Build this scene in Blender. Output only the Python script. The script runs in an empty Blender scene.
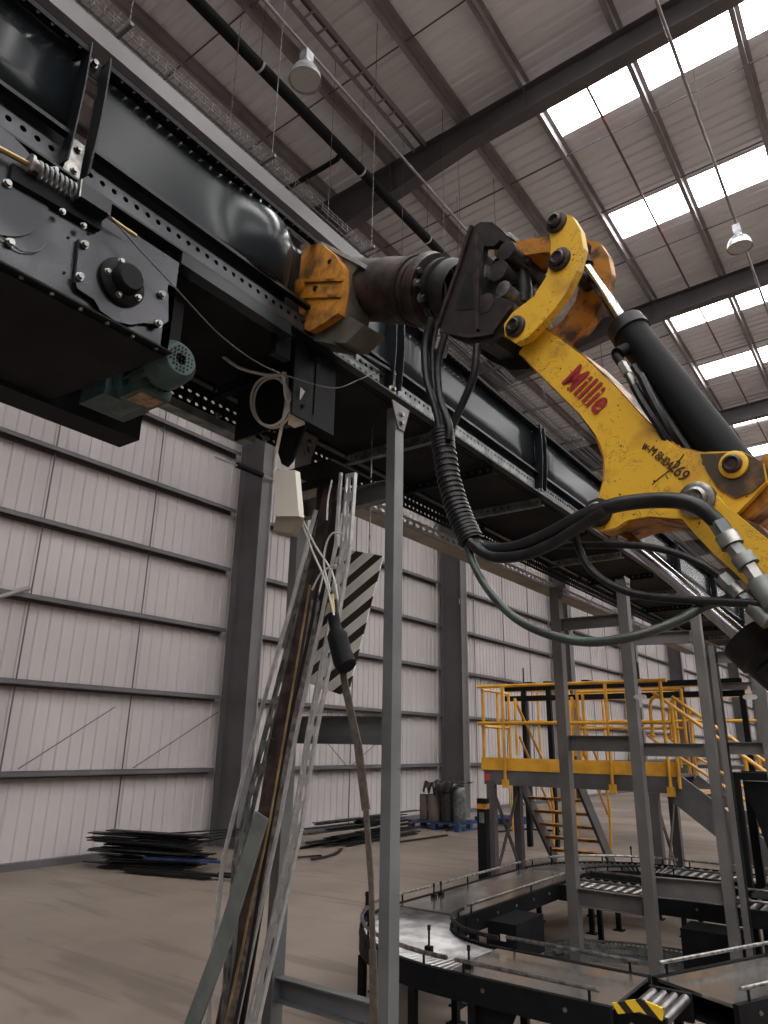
import bpy, math, random
from mathutils import Vector as V, Matrix
random.seed(7)
PI = math.pi
SC = bpy.context.scene
COL = SC.collection
# ------------------------------------------------------------------ camera
R = V((0.809674895678136, 0.5866551430390751, 0.016195877697796377))
U = V((0.1707804605967908, -0.261926318976262, 0.9498571670024359))
F = V((-0.5614807188024782, 0.7663095631488281, 0.31226440053215254))
# re-orthogonalise
F.normalize(); U = (U - F * U.dot(F)).normalized(); R = F.cross(U).normalized()
FPX = 708.7
CAM = V((0, 0, 1.6))
cd = bpy.data.cameras.new('camera'); cam = bpy.data.objects.new('camera', cd); COL.objects.link(cam)
cd.sensor_fit = 'HORIZONTAL'; cd.sensor_width = 36; cd.lens = 36 * FPX / 768
cd.clip_start = .05; cd.clip_end = 400
cam.matrix_world = Matrix(((R.x, U.x, -F.x, CAM.x), (R.y, U.y, -F.y, CAM.y), (R.z, U.z, -F.z, CAM.z), (0, 0, 0, 1)))
SC.camera = cam
# ------------------------------------------------------------------ light, exposure
SC.view_settings.view_transform = 'Standard'
try: SC.view_settings.look = 'None'
except Exception: pass
SC.view_settings.gamma = 1; SC.view_settings.use_curve_mapping = False
SC.view_settings.exposure = 0.0
SC.cycles.use_denoising = True
SC.cycles.max_bounces = 7; SC.cycles.diffuse_bounces = 4; SC.cycles.glossy_bounces = 3
SC.cycles.caustics_reflective = False; SC.cycles.caustics_refractive = False
SC.cycles.sample_clamp_indirect = 6
wd = bpy.data.worlds.new('sky'); SC.world = wd; wd.use_nodes = True
wd.node_tree.nodes['Background'].inputs[0].default_value = (.75, .85, 1, 1)
wd.node_tree.nodes['Background'].inputs[1].default_value = 1.0
SKYLIGHT = 15.0      # daylight coming through the translucent roof sheets


def ray(px, py):
    return F * FPX + R * (px - 384) + U * (512 - py)


def hit(px, py, **k):
    (a, v), = k.items(); i = 'xyz'.index(a); d = ray(px, py)
    return CAM + d * ((v - CAM[i]) / d[i])


# ------------------------------------------------------------------ materials
def lin(c):
    return tuple(((x / 255) / 12.92 if x / 255 <= .04045 else ((x / 255 + .055) / 1.055) ** 2.4) for x in c) + (1,)


def mat(name, c1, c2=None, rough=.5, metal=0., scale=6., rough2=None, bump=0., spec=.5, coat=0., detail=4, lo=.4, hi=.6, stretch=None):
    m = bpy.data.materials.new(name); m.use_nodes = True
    nt = m.node_tree; b = nt.nodes['Principled BSDF']; L = nt.links.new
    b.inputs['Base Color'].default_value = lin(c1); b.inputs['Roughness'].default_value = rough
    b.inputs['Metallic'].default_value = metal; b.inputs['Specular IOR Level'].default_value = spec
    b.inputs['Coat Weight'].default_value = coat; b.inputs['Coat Roughness'].default_value = .12
    tc = nt.nodes.new('ShaderNodeTexCoord'); mp = nt.nodes.new('ShaderNodeMapping')
    L(tc.outputs['Object'], mp.inputs[0])
    if stretch: mp.inputs['Scale'].default_value = stretch
    n = nt.nodes.new('ShaderNodeTexNoise'); n.inputs['Scale'].default_value = scale; n.inputs['Detail'].default_value = detail
    L(mp.outputs[0], n.inputs['Vector'])
    r = nt.nodes.new('ShaderNodeMapRange'); r.inputs[1].default_value = lo; r.inputs[2].default_value = hi
    L(n.outputs[0], r.inputs[0])
    if c2:
        mx = nt.nodes.new('ShaderNodeMix'); mx.data_type = 'RGBA'
        mx.inputs[6].default_value = lin(c1); mx.inputs[7].default_value = lin(c2)
        L(r.outputs[0], mx.inputs[0]); L(mx.outputs[2], b.inputs['Base Color'])
    if rough2 is not None:
        q = nt.nodes.new('ShaderNodeMapRange'); q.inputs[3].default_value = rough; q.inputs[4].default_value = rough2
        L(r.outputs[0], q.inputs[0]); L(q.outputs[0], b.inputs['Roughness'])
    if bump:
        bp = nt.nodes.new('ShaderNodeBump'); bp.inputs['Strength'].default_value = bump; bp.inputs['Distance'].default_value = .01
        L(n.outputs[0], bp.inputs['Height']); L(bp.outputs[0], b.inputs['Normal'])
    return m


def worn(name, paint, grime, bare, rough=.45, s=9, g0=.56, g1=.66, sc=.012):
    """painted steel with grimy patches and thin dark scratches"""
    m = mat(name, paint, grime, rough, scale=s, lo=g0, hi=g1, rough2=.7, detail=8, bump=.15)
    nt = m.node_tree; L = nt.links.new; b = nt.nodes['Principled BSDF']
    base = b.inputs['Base Color'].links[0].from_socket
    tc = [n for n in nt.nodes if n.type == 'TEX_COORD'][0]
    w = nt.nodes.new('ShaderNodeTexNoise'); w.inputs['Scale'].default_value = 5; w.inputs['Detail'].default_value = 3
    L(tc.outputs['Object'], w.inputs['Vector'])
    ad = nt.nodes.new('ShaderNodeVectorMath'); ad.operation = 'MULTIPLY_ADD'; ad.inputs[1].default_value = (.5, .5, .5)
    L(w.outputs['Color'], ad.inputs[0]); L(tc.outputs['Object'], ad.inputs[2])
    ms = nt.nodes.new('ShaderNodeMapping'); ms.inputs['Rotation'].default_value = (.3, .5, .2); ms.inputs['Scale'].default_value = (1, 1, 3.2)
    L(ad.outputs[0], ms.inputs[0])
    vo = nt.nodes.new('ShaderNodeTexNoise'); vo.inputs['Scale'].default_value = 16; vo.inputs['Detail'].default_value = 5; vo.inputs['Roughness'].default_value = .6
    L(ms.outputs[0], vo.inputs['Vector'])
    su = nt.nodes.new('ShaderNodeMath'); su.operation = 'SUBTRACT'; su.inputs[1].default_value = .5; L(vo.outputs[0], su.inputs[0])
    ab = nt.nodes.new('ShaderNodeMath'); ab.operation = 'ABSOLUTE'; L(su.outputs[0], ab.inputs[0])
    r = nt.nodes.new('ShaderNodeMapRange'); r.inputs[1].default_value = .003; r.inputs[2].default_value = .010; r.inputs[3].default_value = 1; r.inputs[4].default_value = 0
    L(ab.outputs[0], r.inputs[0])
    sk = nt.nodes.new('ShaderNodeTexNoise'); sk.inputs['Scale'].default_value = 75; sk.inputs['Detail'].default_value = 2; L(tc.outputs['Object'], sk.inputs['Vector'])
    rk = nt.nodes.new('ShaderNodeMapRange'); rk.inputs[1].default_value = .69; rk.inputs[2].default_value = .73; L(sk.outputs[0], rk.inputs[0])
    n2 = nt.nodes.new('ShaderNodeTexNoise'); n2.inputs['Scale'].default_value = 14; L(tc.outputs['Object'], n2.inputs['Vector'])
    r2 = nt.nodes.new('ShaderNodeMapRange'); r2.inputs[1].default_value = .47; r2.inputs[2].default_value = .55
    L(n2.outputs[0], r2.inputs[0])
    mu = nt.nodes.new('ShaderNodeMath'); mu.operation = 'MULTIPLY'; L(r.outputs[0], mu.inputs[0]); L(r2.outputs[0], mu.inputs[1])
    mm = nt.nodes.new('ShaderNodeMath'); mm.operation = 'MAXIMUM'; L(mu.outputs[0], mm.inputs[0]); L(rk.outputs[0], mm.inputs[1])
    mx = nt.nodes.new('ShaderNodeMix'); mx.data_type = 'RGBA'; mx.inputs[7].default_value = lin(bare)
    L(mm.outputs[0], mx.inputs[0]); L(base, mx.inputs[6]); L(mx.outputs[2], b.inputs['Base Color'])
    return m


M = {}
M['black'] = mat('black_powder_coat', (25, 28, 32), (19, 22, 25), .3, scale=3, spec=.22)
M['blackmatt'] = mat('matt_black_steel', (22, 23, 25), (16, 17, 18), .6, scale=5, spec=.12)
M['guard'] = mat('gloss_dark_guard', (30, 36, 40), (26, 31, 35), .24, scale=1.5, spec=.2)
M['under'] = mat('dark_underside', (30, 30, 31), (18, 18, 19), .65, scale=4, spec=.12)
M['plateblack'] = mat('burnished_black_plate', (62, 62, 66), (46, 47, 50), .26, metal=.8, scale=4, rough2=.36, bump=.05)
M['channel'] = mat('dark_channel_steel', (66, 66, 70), (50, 51, 54), .36, metal=.6, scale=6)
M['rubber'] = mat('black_rubber', (22, 22, 24), (34, 32, 31), .48, scale=20, spec=.22)
M['hose'] = mat('black_hose', (18, 18, 20), (36, 34, 32), .4, spec=.3, scale=30, lo=.5, hi=.75)
M['ghose'] = mat('green_hose', (44, 62, 54), (34, 38, 38), .4, scale=12)
M['yellow'] = worn('worn_yellow_paint', (216, 170, 46), (168, 122, 40), (58, 42, 22), g0=.55, g1=.78)
M['rusty'] = worn('rusty_yellow_paint', (170, 112, 26), (62, 42, 26), (30, 22, 16), g0=.5, g1=.62, s=11)
M['ochre'] = worn('ochre_paint', (186, 124, 42), (96, 64, 32), (50, 34, 22), g0=.44, g1=.66, s=12)
M['dirty'] = mat('greasy_dark_steel', (52, 46, 46), (30, 27, 27), .42, metal=.4, scale=16, rough2=.65, bump=.3)
M['grime'] = mat('oily_grime_on_paint', (58, 46, 34), (112, 82, 34), .6, scale=22, lo=.5, hi=.7, bump=.3)
M['oldsteel'] = mat('dull_old_steel', (88, 84, 76), (64, 60, 54), .55, metal=.3, scale=10)
M['drum'] = mat('brown_steel_drum', (70, 56, 54), (36, 30, 30), .38, metal=.35, scale=14, rough2=.6, bump=.25)
M['chrome'] = mat('chrome', (168, 168, 172), None, .2, metal=1)
M['steel'] = mat('bare_steel', (150, 148, 145), (100, 98, 96), .35, metal=.9, scale=25)
M['galv'] = mat('galvanised_steel', (196, 197, 198), (176, 178, 180), .35, metal=.55, scale=22)
M['galvd'] = mat('dull_galvanised_steel', (128, 132, 130), (92, 96, 96), .5, metal=.6, scale=14)
M['teal'] = mat('teal_cast_metal', (46, 72, 70), (34, 52, 52), .5, scale=18)
M['tealbar'] = mat('teal_bar', (116, 124, 122), (98, 108, 107), .45, metal=.3, scale=6)
M['brass'] = mat('brass_rod', (160, 138, 92), (128, 106, 66), .35, metal=.7, scale=10)
M['post'] = mat('grey_painted_post', (104, 107, 108), (92, 94, 96), .45, scale=3)
M['postd'] = mat('dark_grey_painted_post', (94, 91, 90), (80, 78, 78), .5, scale=3)
M['struct'] = mat('grey_structural_paint', (90, 86, 89), (80, 77, 79), .5, scale=1.5)
M['purlin'] = mat('grey_purlin_steel', (140, 135, 137), (124, 119, 121), .5, scale=2)
M['wall'] = mat('white_liner_sheet', (177, 170, 170), (166, 160, 160), .45, scale=.6, lo=.3, hi=.7)
M['roof'] = mat('white_roof_sheet', (228, 229, 234), (214, 215, 220), .5, scale=.5, lo=.3, hi=.7)
M['wbox'] = mat('cream_plastic', (200, 196, 186), None, .4)
M['yrail'] = mat('yellow_safety_paint', (214, 158, 48), (190, 136, 40), .4, scale=5)
M['plat'] = mat('grey_platform_steel', (84, 82, 84), (70, 68, 70), .5, scale=4)
M['wood'] = mat('plywood_tread', (196, 156, 110), (170, 130, 90), .6, scale=6)
M['blue'] = mat('blue_pallet_paint', (34, 62, 112), (26, 44, 80), .6, scale=8)
M['wrap'] = mat('brown_wrapped_drum', (112, 100, 92), (88, 78, 72), .5, scale=6)
M['cable'] = mat('grey_cable', (176, 174, 168), None, .45)
M['cabled'] = mat('dark_cable', (60, 60, 62), None, .45)
M['strap'] = mat('brown_webbing', (84, 76, 68), (66, 60, 54), .8, scale=40)
M['beltmetal'] = mat('worn_metal_bed', (172, 169, 167), (158, 155, 152), .16, metal=.85, scale=3, rough2=.26)
M['roller'] = mat('zinc_roller', (176, 174, 174), (140, 138, 138), .3, metal=.9, scale=9)
M['glass'] = mat('lamp_glass', (196, 198, 200), None, .2, metal=.0)
M['alu'] = mat('aluminium_shade', (190, 192, 196), (150, 152, 156), .35, metal=.55, scale=8)
M['red'] = mat('dark_red_lettering', (140, 24, 40), None, .5)
M['ink'] = mat('brown_ink', (52, 34, 20), None, .6)
M['label'] = mat('ochre_label', (156, 120, 84), (100, 80, 60), .5, scale=40)
M['darkred'] = mat('dark_red_pipe', (96, 58, 58), None, .5)
M['redsign'] = mat('red_sticker', (180, 60, 56), None, .5)
M['olive'] = mat('grey_brown_panel', (140, 133, 120), (120, 114, 102), .5, scale=3)
M['bag'] = mat('black_film', (30, 28, 30), (50, 46, 46), .3, scale=20, bump=.6)


def floor_mat():
    m = mat('worn_concrete_floor', (134, 121, 111), (108, 97, 88), .42, scale=.45, detail=8, lo=.35, hi=.65, rough2=.6)
    nt = m.node_tree; L = nt.links.new; b = nt.nodes['Principled BSDF']
    base = b.inputs['Base Color'].links[0].from_socket
    tc = [n for n in nt.nodes if n.type == 'TEX_COORD'][0]
    mp = nt.nodes.new('ShaderNodeMapping'); mp.inputs['Scale'].default_value = (.5, 4, 1); mp.inputs['Rotation'].default_value = (0, 0, .5)
    L(tc.outputs['Object'], mp.inputs[0])
    n = nt.nodes.new('ShaderNodeTexNoise'); n.inputs['Scale'].default_value = .7; n.inputs['Detail'].default_value = 6
    n.inputs['Distortion'].default_value = 1.2; L(mp.outputs[0], n.inputs['Vector'])
    r = nt.nodes.new('ShaderNodeMapRange'); r.inputs[1].default_value = .54; r.inputs[2].default_value = .62; r.inputs[4].default_value = .45
    L(n.outputs[0], r.inputs[0])
    mx = nt.nodes.new('ShaderNodeMix'); mx.data_type = 'RGBA'; mx.inputs[7].default_value = lin((78, 68, 61))
    L(r.outputs[0], mx.inputs[0]); L(base, mx.inputs[6]); L(mx.outputs[2], b.inputs['Base Color'])
    return m


M['floor'] = floor_mat()


def hazard_mat(name, c1, c2, period, d=(1, 1, 0), off=0.):
    m = mat(name, c1, None, .4); nt = m.node_tree; L = nt.links.new; b = nt.nodes['Principled BSDF']
    tc = [n for n in nt.nodes if n.type == 'TEX_COORD'][0]
    dt = nt.nodes.new('ShaderNodeVectorMath'); dt.operation = 'DOT_PRODUCT'; dt.inputs[1].default_value = V(d).normalized()
    L(tc.outputs['Object'], dt.inputs[0])
    a = nt.nodes.new('ShaderNodeMath'); a.operation = 'MULTIPLY_ADD'; a.inputs[1].default_value = 1 / period; a.inputs[2].default_value = 100 + off
    L(dt.outputs['Value'], a.inputs[0])
    fr = nt.nodes.new('ShaderNodeMath'); fr.operation = 'FRACT'; L(a.outputs[0], fr.inputs[0])
    g = nt.nodes.new('ShaderNodeMath'); g.operation = 'GREATER_THAN'; g.inputs[1].default_value = .56; L(fr.outputs[0], g.inputs[0])
    mx = nt.nodes.new('ShaderNodeMix'); mx.data_type = 'RGBA'; mx.inputs[6].default_value = lin(c1); mx.inputs[7].default_value = lin(c2)
    L(g.outputs[0], mx.inputs[0]); L(mx.outputs[2], b.inputs['Base Color'])
    return m


def sky_mat():
    m = bpy.data.materials.new('translucent_skylight_sheet'); m.use_nodes = True
    nt = m.node_tree; nt.nodes.remove(nt.nodes['Principled BSDF'])
    e = nt.nodes.new('ShaderNodeEmission'); e.inputs[0].default_value = (1, .985, .965, 1); e.inputs[1].default_value = SKYLIGHT
    nt.links.new(e.outputs[0], nt.nodes['Material Output'].inputs[0])
    return m


M['sky'] = sky_mat()


# ------------------------------------------------------------------ mesh builder
def basis(d):
    d = V(d).normalized(); a = V((0, 0, 1)) if abs(d.z) < .95 else V((1, 0, 0))
    x = a.cross(d).normalized(); return x, d.cross(x).normalized()


class MB:
    def __init__(s): s.v = []; s.f = []; s.sm = []

    def add(s, vs, fs, smooth=False):
        b = len(s.v); s.v += [tuple(p) for p in vs]; s.f += [tuple(b + i for i in f) for f in fs]; s.sm += [smooth] * len(fs); return s

    def obox(s, c, x, y, z):
        c, x, y, z = V(c), V(x), V(y), V(z)
        vs = [c + x * i + y * j + z * k for i in (-1, 1) for j in (-1, 1) for k in (-1, 1)]
        fs = [(0, 1, 3, 2), (4, 6, 7, 5), (0, 4, 5, 1), (2, 3, 7, 6), (0, 2, 6, 4), (1, 5, 7, 3)]
        if x.cross(y).dot(z) < 0: fs = [f[::-1] for f in fs]
        return s.add(vs, fs)

    def box(s, x0, x1, y0, y1, z0, z1):
        return s.obox(((x0 + x1) / 2, (y0 + y1) / 2, (z0 + z1) / 2), (abs(x1 - x0) / 2, 0, 0), (0, abs(y1 - y0) / 2, 0), (0, 0, abs(z1 - z0) / 2))

    def bar(s, p0, p1, w, h, side=None):
        """rectangular bar p0->p1, w wide along `side`, h deep along the third axis"""
        p0, p1 = V(p0), V(p1); d = (p1 - p0)
        if side is None: x, y = basis(d)
        else:
            x = V(side); x = (x - d * (x.dot(d) / d.dot(d))).normalized(); y = d.normalized().cross(x)
        return s.obox((p0 + p1) / 2, x * w / 2, y * h / 2, d / 2)

    def channel(s, p0, p1, w, h, t, side, open_dir=1):
        """C section: web w wide along side, flanges h deep"""
        p0, p1 = V(p0), V(p1); d = p1 - p0
        x = V(side); x = (x - d * (x.dot(d) / d.dot(d))).normalized(); y = d.normalized().cross(x) * open_dir
        c = (p0 + p1) / 2
        s.obox(c - y * (h / 2 - t / 2), x * w / 2, y * t / 2, d / 2)
        for k in (-1, 1): s.obox(c + x * k * (w / 2 - t / 2) + y * t / 2, x * t / 2, y * (h - t) / 2, d / 2)
        return s

    def ibeam(s, p0, p1, w, h, t, side):
        """I section: flanges w wide along side, h deep"""
        p0, p1 = V(p0), V(p1); d = p1 - p0
        x = V(side); x = (x - d * (x.dot(d) / d.dot(d))).normalized(); y = d.normalized().cross(x)
        c = (p0 + p1) / 2
        s.obox(c, x * t / 2, y * (h / 2 - t), d / 2)
        for k in (-1, 1): s.obox(c + y * k * (h / 2 - t / 2), x * w / 2, y * t / 2, d / 2)
        return s

    def cyl(s, p0, p1, r0, r1=None, n=16, caps=True):
        p0, p1 = V(p0), V(p1); r1 = r0 if r1 is None else r1; x, y = basis(p1 - p0)
        vs = []
        for p, r in ((p0, r0), (p1, r1)):
            vs += [p + (x * math.cos(2 * PI * i / n) + y * math.sin(2 * PI * i / n)) * r for i in range(n)]
        b = len(s.v)
        s.add(vs, [(i, (i + 1) % n, n + (i + 1) % n, n + i) for i in range(n)], True)
        if caps:
            s.add(vs[:n][::-1], [tuple(range(n))]); s.add(vs[n:], [tuple(range(n))])
        return s

    def lathe(s, c, axis, prof, n=20):
        """prof: list of (distance along the axis, radius)"""
        c = V(c); a = V(axis).normalized(); x, y = basis(a)
        vs = [c + a * h + (x * math.cos(2 * PI * i / n) + y * math.sin(2 * PI * i / n)) * max(r, 1e-4) for h, r in prof for i in range(n)]
        fs = [(j * n + i, j * n + (i + 1) % n, (j + 1) * n + (i + 1) % n, (j + 1) * n + i) for j in range(len(prof) - 1) for i in range(n)]
        return s.add(vs, fs, True)

    def tube(s, pts, r, n=8, sub=4, closed=False, smooth=True):
        pts = [V(p) for p in pts]
        if sub > 1 and len(pts) > 2:
            q = []; N = len(pts)
            for i in range(N - 1 if not closed else N):
                g = (lambda k: pts[k % N]) if closed else (lambda k: pts[max(0, min(N - 1, k))])
                a, b, c, d = g(i - 1), g(i), g(i + 1), g(i + 2)
                for k in range(sub):
                    t = k / sub
                    q.append(.5 * ((2 * b) + (c - a) * t + (2 * a - 5 * b + 4 * c - d) * t * t + (3 * b - a - 3 * c + d) * t ** 3))
            if not closed: q.append(pts[-1])
            pts = q
        N = len(pts); vs = []; x = None
        for i, p in enumerate(pts):
            d = (pts[(i + 1) % N] - pts[i - 1]) if closed else (pts[min(i + 1, N - 1)] - pts[max(i - 1, 0)])
            d.normalize()
            x = basis(d)[0] if x is None else (x - d * x.dot(d)).normalized()
            y = d.cross(x); rr = r[i * (len(r) - 1) // max(1, N - 1)] if isinstance(r, (list, tuple)) else r
            vs += [p + (x * math.cos(2 * PI * k / n) + y * math.sin(2 * PI * k / n)) * rr for k in range(n)]
        fs = [(i * n + k, i * n + (k + 1) % n, ((i + 1) % N) * n + (k + 1) % n, ((i + 1) % N) * n + k) for i in range(N if closed else N - 1) for k in range(n)]
        s.add(vs, fs, smooth)
        if not closed:
            s.add(vs[:n][::-1], [tuple(range(n))]); s.add(vs[-n:], [tuple(range(n))])
        return s

    def prism(s, pts, ext):
        """flat outline pts (3D) extruded by ext"""
        pts = [V(p) for p in pts]; e = V(ext); n = len(pts)
        nr = V((0, 0, 0))
        for i in range(n): nr += (pts[i] - pts[0]).cross(pts[(i + 1) % n] - pts[0])
        if nr.dot(e) < 0: pts = pts[::-1]
        vs = pts + [p + e for p in pts]
        s.add(vs, [tuple(range(n))[::-1], tuple(range(n, 2 * n))] + [(i, (i + 1) % n, n + (i + 1) % n, n + i) for i in range(n)])
        return s

    def ring(s, c, axis, ro, ri, h, n=24):
        c = V(c); a = V(axis).normalized(); pr = [(-h / 2, ri), (-h / 2, ro), (h / 2, ro), (h / 2, ri), (-h / 2, ri)]
        x, y = basis(a)
        for (h0, r0), (h1, r1) in zip(pr, pr[1:]):
            vs = [c + a * hh + (x * math.cos(2 * PI * i / n) + y * math.sin(2 * PI * i / n)) * r for hh, r in ((h0, r0), (h1, r1)) for i in range(n)]
            s.add(vs, [(i, (i + 1) % n, n + (i + 1) % n, n + i) for i in range(n)], True)
        return s

    def hexb(s, c, axis, r, h):
        c = V(c); a = V(axis).normalized()
        s.cyl(c, c + a * h * .3, r * 1.35, n=16)
        x, y = basis(a); b = c + a * h * .3
        ps = [b + (x * math.cos(PI * i / 3) + y * math.sin(PI * i / 3)) * r for i in range(6)]
        return s.prism(ps, a * h * .7)

    def perf(s, p0, u, v, nu, nv, hu=.28, hv=.28, thick=.003):
        """sheet of nu x nv cells spanned by u, v (whole size), a hole in each; real holes"""
        p0, u, v = V(p0), V(u) / nu, V(v) / nv
        nrm = u.cross(v).normalized() * thick
        o = [(0, 0), (.5, 0), (1, 0), (1, .5), (1, 1), (.5, 1), (0, 1), (0, .5)]
        k = [(-.7, -.7), (0, -1), (.7, -.7), (1, 0), (.7, .7), (0, 1), (-.7, .7), (-1, 0)]
        for i in range(nu):
            for j in range(nv):
                c = p0 + u * i + v * j
                A = [c + u * a + v * b for a, b in o]
                B = [c + u * (.5 + hu * a) + v * (.5 + hv * b) for a, b in k]
                vs = A + B + [q - nrm for q in A] + [q - nrm for q in B]
                fs = []
                for m in range(8):
                    n = (m + 1) % 8
                    fs += [(m, n, 8 + n, 8 + m), (24 + m, 24 + n, 16 + n, 16 + m), (8 + m, 8 + n, 24 + n, 24 + m)]
                s.add(vs, fs)
        return s

    def build(s, name, m, parent=None, **k):
        me = bpy.data.meshes.new(name); me.from_pydata(s.v, [], s.f); me.update()
        me.polygons.foreach_set('use_smooth', s.sm)
        me.materials.append(M[m] if isinstance(m, str) else m)
        if any(s.sm): me.set_sharp_from_angle(angle=math.radians(38))
        o = bpy.data.objects.new(name, me); COL.objects.link(o)
        if parent is not None: o.parent = parent
        for a, b in k.items(): o[a] = b
        if parent is None and 'label' in k:
            # origin at the base of the thing
            xs = [p[0] for p in s.v]; ys = [p[1] for p in s.v]; zs = [p[2] for p in s.v]
            c = V(((min(xs) + max(xs)) / 2, (min(ys) + max(ys)) / 2, min(zs)))
            me.transform(Matrix.Translation(-c)); o.location = c
        return o


def thing(name, label, category, loc=(0, 0, 0), group=None):
    """an Empty that parents its parts; parts are built in world coordinates and keep them"""
    o = bpy.data.objects.new(name, None); COL.objects.link(o); o.empty_display_size = .1
    o.location = loc; o['label'] = label; o['category'] = category
    if group: o['group'] = group
    return o


def settle(root):
    """parts were modelled in world coordinates: cancel the root's own offset"""
    inv = Matrix.Translation(-root.location)
    for c in root.children: c.matrix_parent_inverse = inv


def copy_tree(o, parent=None):
    c = o.copy(); COL.objects.link(c)
    if parent is not None: c.parent = parent; c.matrix_parent_inverse = o.matrix_parent_inverse.copy()
    for ch in o.children: copy_tree(ch, c)
    return c


def struct(mb, name, m): return mb.build(name, m, None, kind='structure')


# ================================================================== THE BUILDING
WX = -9.75; EX = 21.75; Y0 = -14.; Y1 = 95.; RIDGE = 6.
RY = [8.55 + 7.2 * i for i in range(-3, 12)]


def roofz(x): return 12.17 + .035 * ((x if x < RIDGE else 2 * RIDGE - x) + 3)


struct(MB().box(WX - .2, EX + .2, Y0, Y1, -.2, 0), 'floor', 'floor')


def ribbed_wall(x, sgn):
    mb = MB(); P = .192; prof = [(0, 0), (.12, 0), (.134, .018), (.166, .018), (.18, 0)]
    n = int((Y1 - Y0) / P); ys = []
    for i in range(n): ys += [(Y0 + i * P + a, b) for a, b in prof]
    ys.append((Y1, 0)); N = len(ys)
    vs = [(x + sgn * d, y, 0) for y, d in ys] + [(x + sgn * d, y, 12.6) for y, d in ys]
    mb.add(vs, [(i, i + 1, N + i + 1, N + i) for i in range(N - 1)]); return mb


o = struct(ribbed_wall(WX, 1), 'wall_left', 'wall')
o = struct(ribbed_wall(EX, -1), 'wall_right', 'wall')
struct(MB().box(WX - .2, EX + .2, Y1, Y1 + .2, 0, 12.8), 'wall_back', 'wall')
struct(MB().box(WX - .2, EX + .2, Y0 - .2, Y0, 0, 12.8), 'wall_front', 'wall')
struct(MB().box(WX + .0, WX + .1, Y0, Y1, 0, .09), 'baseboard_left', 'struct')

# girts on the left wall, one length per bay, and the sag rods between them
GZ = [1.16, 2.32, 3.46, 4.55, 5.66, 6.8, 7.95, 9.1, 10.25, 11.3]
for b in range(1, len(RY) - 1):
    ya, yb = RY[b] + .1, RY[b + 1] - .1
    if yb < 0: continue
    for z in GZ:
        mb = MB(); x0 = WX + .02
        mb.box(x0, x0 + .15, ya, yb, z + .03, z + .036).box(x0 + .144, x0 + .15, ya, yb, z - .03, z + .036).box(x0 + .0, x0 + .006, ya, yb, z - .06, z + .036)
        struct(mb, 'trim_girt', 'struct')
    for k in (1, 2, 3):
        y = RY[b] + 1.8 * k
        if k != 0: struct(MB().cyl((WX + .09, y - .0, .05), (WX + .09, y, 12), .012, n=6), 'trim_sag_rod', 'struct')
# diagonal wind ties between the first two girts
for (a, b) in [(hit(18, 769, x=WX + .1), hit(115, 707, x=WX + .1)), (hit(133, 768, x=WX + .1), hit(218, 712, x=WX + .1)), (hit(325, 740, x=WX + .1), hit(346, 765, x=WX + .1)), (hit(352, 765, x=WX + .1), hit(378, 742, x=WX + .1))]:
    struct(MB().cyl(a, b, .008, n=6), 'trim_tie_rod', 'struct')
# columns
for i, y in enumerate(RY):
    if y < -1: continue
    for x, s in ((WX, 1), (EX, -1)):
        mb = MB(); mb.ibeam((x + s * .42, y + .1, 0), (x + s * .42, y + .1, roofz(x) - .45), .27, .62, .02, (0, 1, 0))
        struct(mb, 'column', 'struct')
# rafters with haunched ends
for i, y in enumerate(RY):
    if i < 2: continue
    mb = MB()
    def zt(x): return roofz(x) - .22
    def zb(x):
        e = min(x - WX, EX - x); return zt(x) - .5 - max(0, (5.2 - e) / 5.2) * .62
    xs = [WX + .1, WX + 1.5, WX + 3, WX + 5.2, RIDGE, EX - 5.2, EX - 3, EX - .1]
    for a, b in zip(xs, xs[1:]):
        mb.prism([(a, y - .008, zb(a)), (b, y - .008, zb(b)), (b, y - .008, zt(b)), (a, y - .008, zt(a))], (0, .016, 0))
        for f, t in ((zb, .018), (zt, -.018)):
            mb.prism([(a, y - .12, f(a)), (b, y - .12, f(b)), (b, y - .12, f(b) + t), (a, y - .12, f(a) + t)], (0, .24, 0))
    for x in (-6.2, -3.5, -.43, 2.57): mb.box(x - .005, x + .005, y - .11, y + .11, zb(x), zt(x))
    struct(mb, 'rafter', 'struct')
# purlins, one per bay and line
PX = [-9.3, -7.65, -6.2, -4.65, -3.5, -1.94, -.43, 1.07, 2.57, 4.07, 5.6, 7.6, 10.2, 13, 16, 19]
for b in range(1, 9):
    ya, yb = RY[b] , RY[b + 1]
    if yb < 0: continue
    for x in PX:
        z = roofz(x) - .02; mb = MB()
        w = .035 if x > -3.6 or x < -5 else .05
        mb.box(x - .004, x + .004, ya, yb, z - .2, z).box(x - w * 2, x + .004, ya, yb, z - .2, z - .193).box(x, x + w * 2, ya, yb, z - .006, z)
        struct(mb, 'purlin', 'purlin')
    for k, dy in enumerate((1.75, 3.55, 5.35)):
        y = ya + dy
        mb = MB(); mb.cyl((WX + .2, y, roofz(WX) - .15), (RIDGE, y, roofz(RIDGE) - .15), .014, n=6); struct(mb, 'trim_roof_rod', 'struct')
# thin dark red pipe and cable duct along the roof
for b in range(3, 9):
    struct(MB().cyl((-2.66, RY[b], roofz(-2.66) - .2), (-2.66, RY[b + 1], roofz(-2.66) - .2), .022, n=8), 'trim_pipe', 'darkred')
# roof sheet with skylight strips
STR = []
for y in RY: STR += [(y + (.95 if y > 10 else .42), y + (2. if y > 10 else 1.45)), (y + (4.2 if y > 10 else 3.85), y + (5.15 if y > 10 else 4.8))]
STR = [s for s in STR if s[0] > Y0 + 1 and s[1] < Y1 - 1]


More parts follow.
